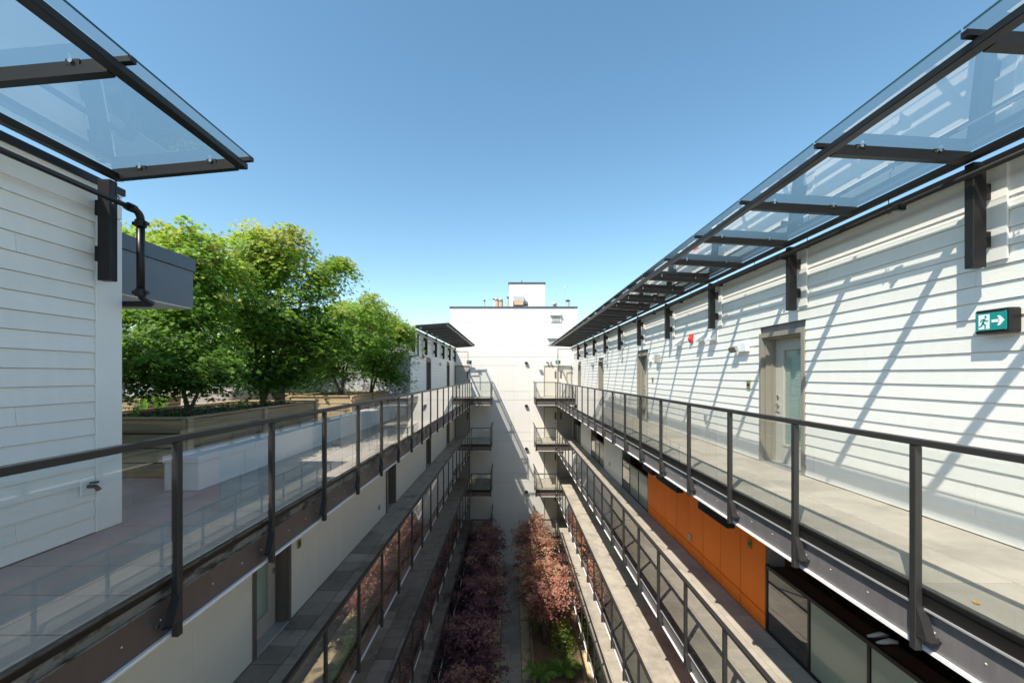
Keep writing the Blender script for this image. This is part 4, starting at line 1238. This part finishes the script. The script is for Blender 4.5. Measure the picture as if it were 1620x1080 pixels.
def leaves_mesh(name, P, N, size, tone, mt, kind, center):
    """P leaf positions, N leaf normals"""
    tv, tf = leaf_template(kind)
    n = len(P)
    N = N / np.linalg.norm(N, axis=1, keepdims=True)
    r = rng.normal(size=(n, 3))
    U = np.cross(N, r); U /= np.linalg.norm(U, axis=1, keepdims=True)
    V = np.cross(N, U)
    sz = size * rng.uniform(0.6, 1.25, n)
    vv = P[:, None, :] + sz[:, None, None] * (tv[None, :, 0:1] * U[:, None, :] + tv[None, :, 1:2] * V[:, None, :] + tv[None, :, 2:3] * N[:, None, :])
    vv = vv.reshape(-1, 3) - np.array(center)
    nv = len(tv)
    ff = (tf[None] + (np.arange(n) * nv)[:, None, None]).reshape(-1, 3)
    me = bpy.data.meshes.new(name)
    me.vertices.add(len(vv)); me.vertices.foreach_set('co', vv.astype(np.float32).ravel())
    me.loops.add(ff.size); me.loops.foreach_set('vertex_index', ff.astype(np.int32).ravel())
    me.polygons.add(len(ff)); me.polygons.foreach_set('loop_start', np.arange(0, ff.size, 3, dtype=np.int32))
    me.update(calc_edges=True)
    at = me.attributes.new('tone', 'FLOAT', 'POINT')
    at.data.foreach_set('value', np.repeat(tone, nv).astype(np.float32))
    me.materials.append(mt)
    return me

def bez(p0, p1, p2, n=7):
    return [((1 - t) ** 2) * p0 + 2 * (1 - t) * t * p1 + t * t * p2 for t in [i / (n - 1) for i in range(n)]]

def tree(name, base, lobes, label, cat, group, mt, nspray, per, leaf, kind, spray_r=0.36, trunk_r=0.06, stems=3, seed=1, tip_tone=0.0, surf=0.45, flat=0.28, dens_shape=None):
    """lobes: list of (centre, radii, weight): lumpy crown as a union of ellipsoids"""
    global rng
    rng = np.random.default_rng(seed); random.seed(seed)
    base = Vector(base)
    R = empty(name, base, label, cat, group)
    wts = np.array([l[2] for l in lobes], float); wts /= wts.sum()
    cs = np.array([l[0] for l in lobes]); rs = np.array([l[1] for l in lobes])
    idx = rng.choice(len(lobes), nspray, p=wts)
    d = rng.normal(size=(nspray, 3)); d /= np.linalg.norm(d, axis=1, keepdims=True)
    rad = rng.uniform(0, 1, nspray) ** surf
    stray = rng.uniform(size=nspray) < 0.10
    rad = np.where(stray, rng.uniform(1.0, 1.38, nspray), rad)
    C = cs[idx] + d * rs[idx] * rad[:, None]
    # limbs: stems, then a branch to many sprays, attached to the nearest stem point
    tk = MB(); bk = MB()
    pts = []
    for k in range(stems):
        l = lobes[k % len(lobes)]
        tgt = Vector(l[0]) + Vector((0, 0, l[1][2] * 0.35))
        mid = base.lerp(tgt, 0.45) + Vector((random.uniform(-.1, .1), random.uniform(-.1, .1), 0.15))
        off = Vector((random.uniform(-.05, .05), random.uniform(-.05, .05), 0)) * (1 if k else 0)
        b = bez(base + off, mid, tgt, 9)
        r = [trunk_r * (1 - 0.8 * i / 8) for i in range(9)]
        tk.tube(b, r, 8)
        pts += [(p, rr) for p, rr in zip(b[2:], r[2:])]
    pv = np.array([p[0][:] for p in pts])
    tk.build('trunk', M['bark'], R, smooth=True)
    for c in C[:min(nspray, 110)]:
        dd = np.linalg.norm(pv - c, axis=1) + np.maximum(0, pv[:, 2] - c[2]) * 1.5
        i = int(dd.argmin())
        p0 = pts[i][0]; cc = Vector(c)
        mid = p0.lerp(cc, 0.5) + Vector((0, 0, 0.10))
        r0 = pts[i][1] * 0.5
        bk.tube(bez(p0, mid, cc, 5), [r0, r0 * .75, r0 * .5, r0 * .35, 0.004], 5, cap=False)
    bk.build('branches', M['bark'], R, kind='stuff')
    # leaves: flattened drooping sprays, outer sprays tilt outwards
    ctr = (cs * wts[:, None]).sum(0)
    n = nspray * per
    si = np.repeat(np.arange(nspray), per)
    rr = spray_r * rng.uniform(0.6, 1.3, nspray) * np.where(stray, 0.6, 1.0)
    q = rng.normal(size=(n, 3)) * 0.5
    loc = q * np.stack([rr, rr, rr * flat], 1)[si]
    out = C - ctr; out /= (np.linalg.norm(out, axis=1, keepdims=True) + 1e-6)
    hr = np.sqrt(loc[:, 0] ** 2 + loc[:, 1] ** 2)
    loc[:, 2] -= 0.55 * hr ** 2 / rr[si]
    P = C[si] + loc
    N = np.stack([out[si, 0] * 0.7, out[si, 1] * 0.7, np.full(n, 1.0)], 1) + rng.normal(size=(n, 3)) * 0.45
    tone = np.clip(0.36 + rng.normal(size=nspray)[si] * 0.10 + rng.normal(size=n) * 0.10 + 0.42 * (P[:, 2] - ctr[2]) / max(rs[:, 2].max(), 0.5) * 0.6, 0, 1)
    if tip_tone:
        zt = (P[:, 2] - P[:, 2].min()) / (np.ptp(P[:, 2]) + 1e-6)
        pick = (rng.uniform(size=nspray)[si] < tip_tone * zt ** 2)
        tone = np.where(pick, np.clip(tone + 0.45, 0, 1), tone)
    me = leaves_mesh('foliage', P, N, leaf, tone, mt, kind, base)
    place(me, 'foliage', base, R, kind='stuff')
    return R

def cam_pt(x, y, Y): return ((x - 808) * Y / F, Y, (593 - y) * Y / F)
def lob(x, y, Y, rx, ry, rz, w): return (cam_pt(x, y, Y), (rx, ry, rz), w)
GT = 'green maples in the terrace planters'
tree('maple_tree', (-5.3, 7.0, -0.7),
     [lob(268, 560, 7.0, 0.95, 0.85, 0.45, 3.2), lob(250, 455, 7.3, 0.95, 0.9, 0.75, 3.5), lob(330, 585, 6.9, 0.45, 0.5, 0.32, 1.0), lob(318, 400, 7.5, 0.45, 0.55, 0.5, 1.3), lob(225, 395, 7.6, 0.5, 0.5, 0.4, 1.2), lob(300, 375, 7.6, 0.45, 0.5, 0.35, 0.9), lob(350, 430, 7.8, 0.5, 0.5, 0.5, 1.0), lob(190, 500, 7.4, 0.6, 0.7, 0.9, 1.6), lob(300, 500, 7.2, 0.65, 0.7, 0.6, 2.2), lob(290, 440, 7.5, 0.7, 0.6, 0.6, 1.8), lob(215, 590, 7.0, 0.5, 0.6, 0.35, 1.2)],
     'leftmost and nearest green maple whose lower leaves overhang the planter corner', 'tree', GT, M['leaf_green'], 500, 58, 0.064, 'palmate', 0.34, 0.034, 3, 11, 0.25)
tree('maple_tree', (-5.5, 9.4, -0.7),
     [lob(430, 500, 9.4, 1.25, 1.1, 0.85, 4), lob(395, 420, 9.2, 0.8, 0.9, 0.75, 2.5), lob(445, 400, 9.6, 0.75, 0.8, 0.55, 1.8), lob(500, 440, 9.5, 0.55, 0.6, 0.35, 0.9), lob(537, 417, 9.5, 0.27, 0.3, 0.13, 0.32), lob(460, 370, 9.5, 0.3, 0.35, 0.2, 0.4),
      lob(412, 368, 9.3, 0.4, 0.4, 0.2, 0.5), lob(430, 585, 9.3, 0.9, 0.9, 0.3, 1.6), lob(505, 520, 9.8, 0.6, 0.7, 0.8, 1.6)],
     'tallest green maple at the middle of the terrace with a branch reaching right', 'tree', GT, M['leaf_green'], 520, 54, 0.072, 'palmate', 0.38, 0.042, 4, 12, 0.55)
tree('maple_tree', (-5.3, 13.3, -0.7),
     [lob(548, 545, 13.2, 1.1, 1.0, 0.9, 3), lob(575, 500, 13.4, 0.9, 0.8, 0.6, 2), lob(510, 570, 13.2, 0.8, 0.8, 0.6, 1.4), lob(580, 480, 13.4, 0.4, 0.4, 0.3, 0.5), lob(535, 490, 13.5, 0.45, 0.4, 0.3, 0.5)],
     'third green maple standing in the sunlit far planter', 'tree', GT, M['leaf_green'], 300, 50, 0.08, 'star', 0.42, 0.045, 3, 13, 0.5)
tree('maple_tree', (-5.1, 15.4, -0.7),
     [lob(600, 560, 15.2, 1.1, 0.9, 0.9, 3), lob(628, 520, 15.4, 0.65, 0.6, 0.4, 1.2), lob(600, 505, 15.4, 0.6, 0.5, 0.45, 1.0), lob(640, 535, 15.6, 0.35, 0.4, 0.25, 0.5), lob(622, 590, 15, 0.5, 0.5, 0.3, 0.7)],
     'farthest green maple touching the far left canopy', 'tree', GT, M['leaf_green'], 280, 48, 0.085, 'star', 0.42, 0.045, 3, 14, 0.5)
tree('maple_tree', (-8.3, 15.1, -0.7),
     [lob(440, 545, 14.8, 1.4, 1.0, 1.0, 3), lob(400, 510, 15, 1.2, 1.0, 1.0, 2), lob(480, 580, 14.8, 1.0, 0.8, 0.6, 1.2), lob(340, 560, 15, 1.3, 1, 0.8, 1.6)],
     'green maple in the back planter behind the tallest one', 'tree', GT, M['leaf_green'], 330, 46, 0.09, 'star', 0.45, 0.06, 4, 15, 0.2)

# low groundcover in the planters
def scatter_low(name, x0, x1, y0, y1, z, n, size, mt, label, h=0.12, blades=False, keep=None, seed=3):
    g = np.random.default_rng(seed)
    P = np.stack([g.uniform(x0, x1, n), g.uniform(y0, y1, n), z + g.uniform(0, h, n) ** 1.0], 1)
    N = g.normal(size=(n, 3)) * 0.6 + np.array([0, 0, 0.9])
    if blades: N = g.normal(size=(n, 3)) * np.array([1, 1, 0.15])
    me = leaves_mesh(name, P, N, size, g.uniform(0, 0.9, n), mt, 'oval', (0, 0, 0))
    o = bpy.data.objects.new(name, me); COL.objects.link(o); W[o.name] = Vector((0, 0, 0))
    return tag(o, label, None, None, 'stuff')
scatter_low('ground_cover', -6.5, -4.8, 6.25, 10.15, -0.69, 4200, 0.035, M['leaf_low'], 'dark green ground cover in the nearest planter', 0.05)
scatter_low('ground_cover', -6.5, -4.8, 12.7, 16.25, -0.69, 1800, 0.04, M['leaf_low'], 'ground cover in the far sunlit planter', 0.08)

def tuft(x, y, z, h, n, label, seed, mt='leaf_fern', cat='grass tuft', name='grass_tuft', group='grass tufts in the terrace planters'):
    g = random.Random(seed)
    mb = MB()
    tone = []
    for i in range(n):
        a = g.uniform(0, 2 * math.pi); l = h * g.uniform(0.6, 1.1); sp = g.uniform(0.15, 0.7)
        d = Vector((math.cos(a), math.sin(a), 0)); w = Vector((-d.y, d.x, 0)) * 0.006
        p0 = Vector((x, y, z)) + d * 0.03; p1 = p0 + d * l * sp * 0.45 + Vector((0, 0, l * 0.75)); p2 = p0 + d * l * sp + Vector((0, 0, l * (1 - sp * 0.35)))
        mb.add([p0 - w, p0 + w, p1 + w * 0.8, p1 - w * 0.8, p2], [(0, 1, 2, 3), (3, 2, 4)])
    o = mb.build(name, M[mt], label=label, cat=cat, group=group)
    at = o.data.attributes.new('tone', 'FLOAT', 'POINT')
    at.data.foreach_set('value', [g.uniform(0.5, 1.0) for _ in o.data.vertices])
    return o
tuft(-8.2, 9.9, LV[0] + 0.5, 0.8, 70, 'pale green grass tuft between the first two maples', 1)
tuft(-9.2, 10.6, LV[0] + 0.4, 0.7, 60, 'yellow-green grass tuft past the siding corner', 2)
tuft(-5.65, 6.35, -0.7, 0.32, 26, 'small grass tuft hanging over the near end of the planter', 4)

# ------------------------------------------------------------------ courtyard planting
for k, (x0, x1, lab) in enumerate(((-3.3, -0.95, 'left concrete edged planting bed at the courtyard floor'), (0.95, 3.2, 'right concrete edged planting bed at the courtyard floor'))):
    R = empty('planting_bed', ((x0 + x1) / 2, 22, GROUND), lab, 'planting bed')
    for a, b in ((12.0, 16.8), (17.2, 22.0), (22.4, 27.6)):
        fr = MB()
        fr.box(x0, x0 + 0.1, a, b, GROUND, GROUND + 0.45); fr.box(x1 - 0.1, x1, a, b, GROUND, GROUND + 0.45)
        fr.box(x0 + 0.101, x1 - 0.101, a, a + 0.1, GROUND, GROUND + 0.45); fr.box(x0 + 0.101, x1 - 0.101, b - 0.1, b, GROUND, GROUND + 0.45)
        fr.build('planter_edge', M['woodx'], R)
        MB().box(x0 + 0.101, x1 - 0.101, a + 0.101, b - 0.101, GROUND, GROUND + 0.38).build('soil', M['soil'], R)

def jm(x, Y, top, wx, label, mt, group, seed, n=135, per=56):
    base = (x, Y, GROUND + 0.38)
    z = top
    L_ = [((x, Y, z - 1.0), (wx, 1.25, 0.75), 3), ((x + 0.35, Y - 0.5, z - 1.7), (wx * 0.8, 1.0, 0.7), 1.6), ((x - 0.4, Y + 0.5, z - 1.6), (wx * 0.8, 1.0, 0.7), 1.6), ((x + 0.1, Y + 0.2, z - 0.45), (wx * 0.5, 0.7, 0.4), 1.0), ((x, Y - 0.9, z - 1.2), (wx * .6, 0.6, 0.5), 0.8)]
    tree('japanese_maple', base, L_, label, 'tree', group, mt, n, per, 0.085, 'star', 0.46, 0.07, 5, seed, 0.25)
PG, RG = 'dark purple japanese maples of the left courtyard bed', 'russet japanese maples of the right courtyard bed'
jm(-1.6, 26.3, -8.9, 1.2, 'farthest dark purple maple, touching the end tower', M['leaf_purple'], PG, 21)
jm(-1.55, 23.2, -9.2, 1.4, 'second farthest dark purple maple of the left row', M['leaf_purple'], PG, 22)
jm(-1.6, 20.0, -9.3, 1.45, 'middle dark purple maple of the left row', M['leaf_purple'], PG, 23)
jm(-1.75, 17.0, -9.5, 1.45, 'second nearest dark purple maple of the left row', M['leaf_purple'], PG, 24)
jm(-1.8, 14.2, -9.8, 1.4, 'nearest dark purple maple at the bottom edge of the photo', M['leaf_purple'], PG, 25)
jm(1.55, 26.4, -8.6, 1.15, 'farthest russet maple, its top against the end tower', M['leaf_red'], RG, 31)
jm(1.6, 23.4, -8.7, 1.4, 'middle russet maple of the right row', M['leaf_red'], RG, 32)
jm(1.6, 20.4, -8.8, 1.5, 'nearest and brightest salmon red maple of the right row', M['leaf_red'], RG, 33, 160, 60)

def shrub(x, Y, z, r, h, n, label, mt, seed, leaf=0.07):
    g = np.random.default_rng(seed)
    d = g.normal(size=(n, 3)); d /= np.linalg.norm(d, axis=1, keepdims=True); d[:, 2] = np.abs(d[:, 2])
    q = g.uniform(0.3, 1, n) ** 0.5
    P = np.array([x, Y, z]) + d * np.array([r, r, h]) * q[:, None]
    N = d + g.normal(size=(n, 3)) * 0.5
    R = empty('shrub', (x, Y, z), label, 'shrub', 'green shrubs in the courtyard beds')
    st = MB()
    for k in range(6):
        a = k * 1.05; st.tube([(x, Y, z), (x + math.cos(a) * r * 0.5, Y + math.sin(a) * r * 0.5, z + h * 0.7)], [0.015, 0.006], 5)
    st.build('stems', M['bark'], R)
    place(leaves_mesh('foliage', P, N, leaf, g.uniform(0.1, 1, n), mt, 'star', (x, Y, z)), 'foliage', (x, Y, z), R)
def fern(x, Y, z, r, nf, label, seed):
    g = random.Random(seed)
    R = empty('fern', (x, Y, z), label, 'fern', 'ferns in the right courtyard bed')
    for k in range(nf):
        a = k * 2 * math.pi / nf + g.uniform(-.2, .2); l = r * g.uniform(0.75, 1.15)
        d = Vector((math.cos(a), math.sin(a), 0)); sd = Vector((-d.y, d.x, 0))
        mb = MB(); n = 12
        def pt(t): return Vector((x, Y, z)) + d * l * t + Vector((0, 0, 0.55 * l * math.sin(t * 2.3)))
        mb.tube([pt(i / 6) for i in range(7)], 0.006, 4, cap=False)
        for i in range(1, n):
            t = i / n; w = 0.2 * r * math.sin(math.pi * (0.15 + 0.85 * (1 - t))) + 0.02
            p = pt(t); q = pt(min(1, t + 0.09))
            for sg in (-1, 1):
                e = p + sd * sg * w + d * w * 0.5 - Vector((0, 0, w * 0.25))
                mb.add([p, e, q], [(0, 1, 2)])
        o = mb.build('frond', M['leaf_fern'], R)
        at = o.data.attributes.new('tone', 'FLOAT', 'POINT')
        tn = g.uniform(0.3, 0.95)
        at.data.foreach_set('value', [tn] * len(o.data.vertices))
fern(2.3, 18.4, GROUND + 0.38, 0.75, 16, 'bright green fern at the bottom of the right bed', 1)
fern(1.25, 18.1, GROUND + 0.38, 0.7, 15, 'bright green fern left of the other fern in the right bed', 2)
shrub(2.4, 19.9, GROUND + 0.38, 0.7, 1.6, 900, 'dark green bush under the brightest russet maple', M['leaf_green'], 3)
shrub(1.6, 21.8, GROUND + 0.38, 0.7, 1.9, 900, 'green bush between two russet maples', M['leaf_green'], 4)
shrub(-1.15, 21.6, GROUND + 0.38, 0.6, 1.8, 800, 'yellow-green bush glimpsed under the purple maples', M['leaf_green'], 5)
shrub(-0.95, 24.6, GROUND + 0.38, 0.45, 1.3, 500, 'green bush by the path between the two farthest purple maples', M['leaf_green'], 7)
shrub(0.95, 24.9, GROUND + 0.38, 0.45, 1.4, 500, 'green bush by the path between the two farthest russet maples', M['leaf_green'], 8)
shrub(-2.6, 15.6, GROUND + 0.38, 0.6, 1.2, 600, 'green bush at the outer edge of the left bed near the bottom of the photo', M['leaf_green'], 9)
shrub(1.9, 16.4, GROUND + 0.38, 0.6, 0.9, 600, 'low green bush at the bottom edge of the photo in the right bed', M['leaf_fern'], 10)
shrub(-1.2, 18.6, GROUND + 0.38, 0.5, 1.2, 600, 'low green bush beside the path in the left bed', M['leaf_fern'], 6)
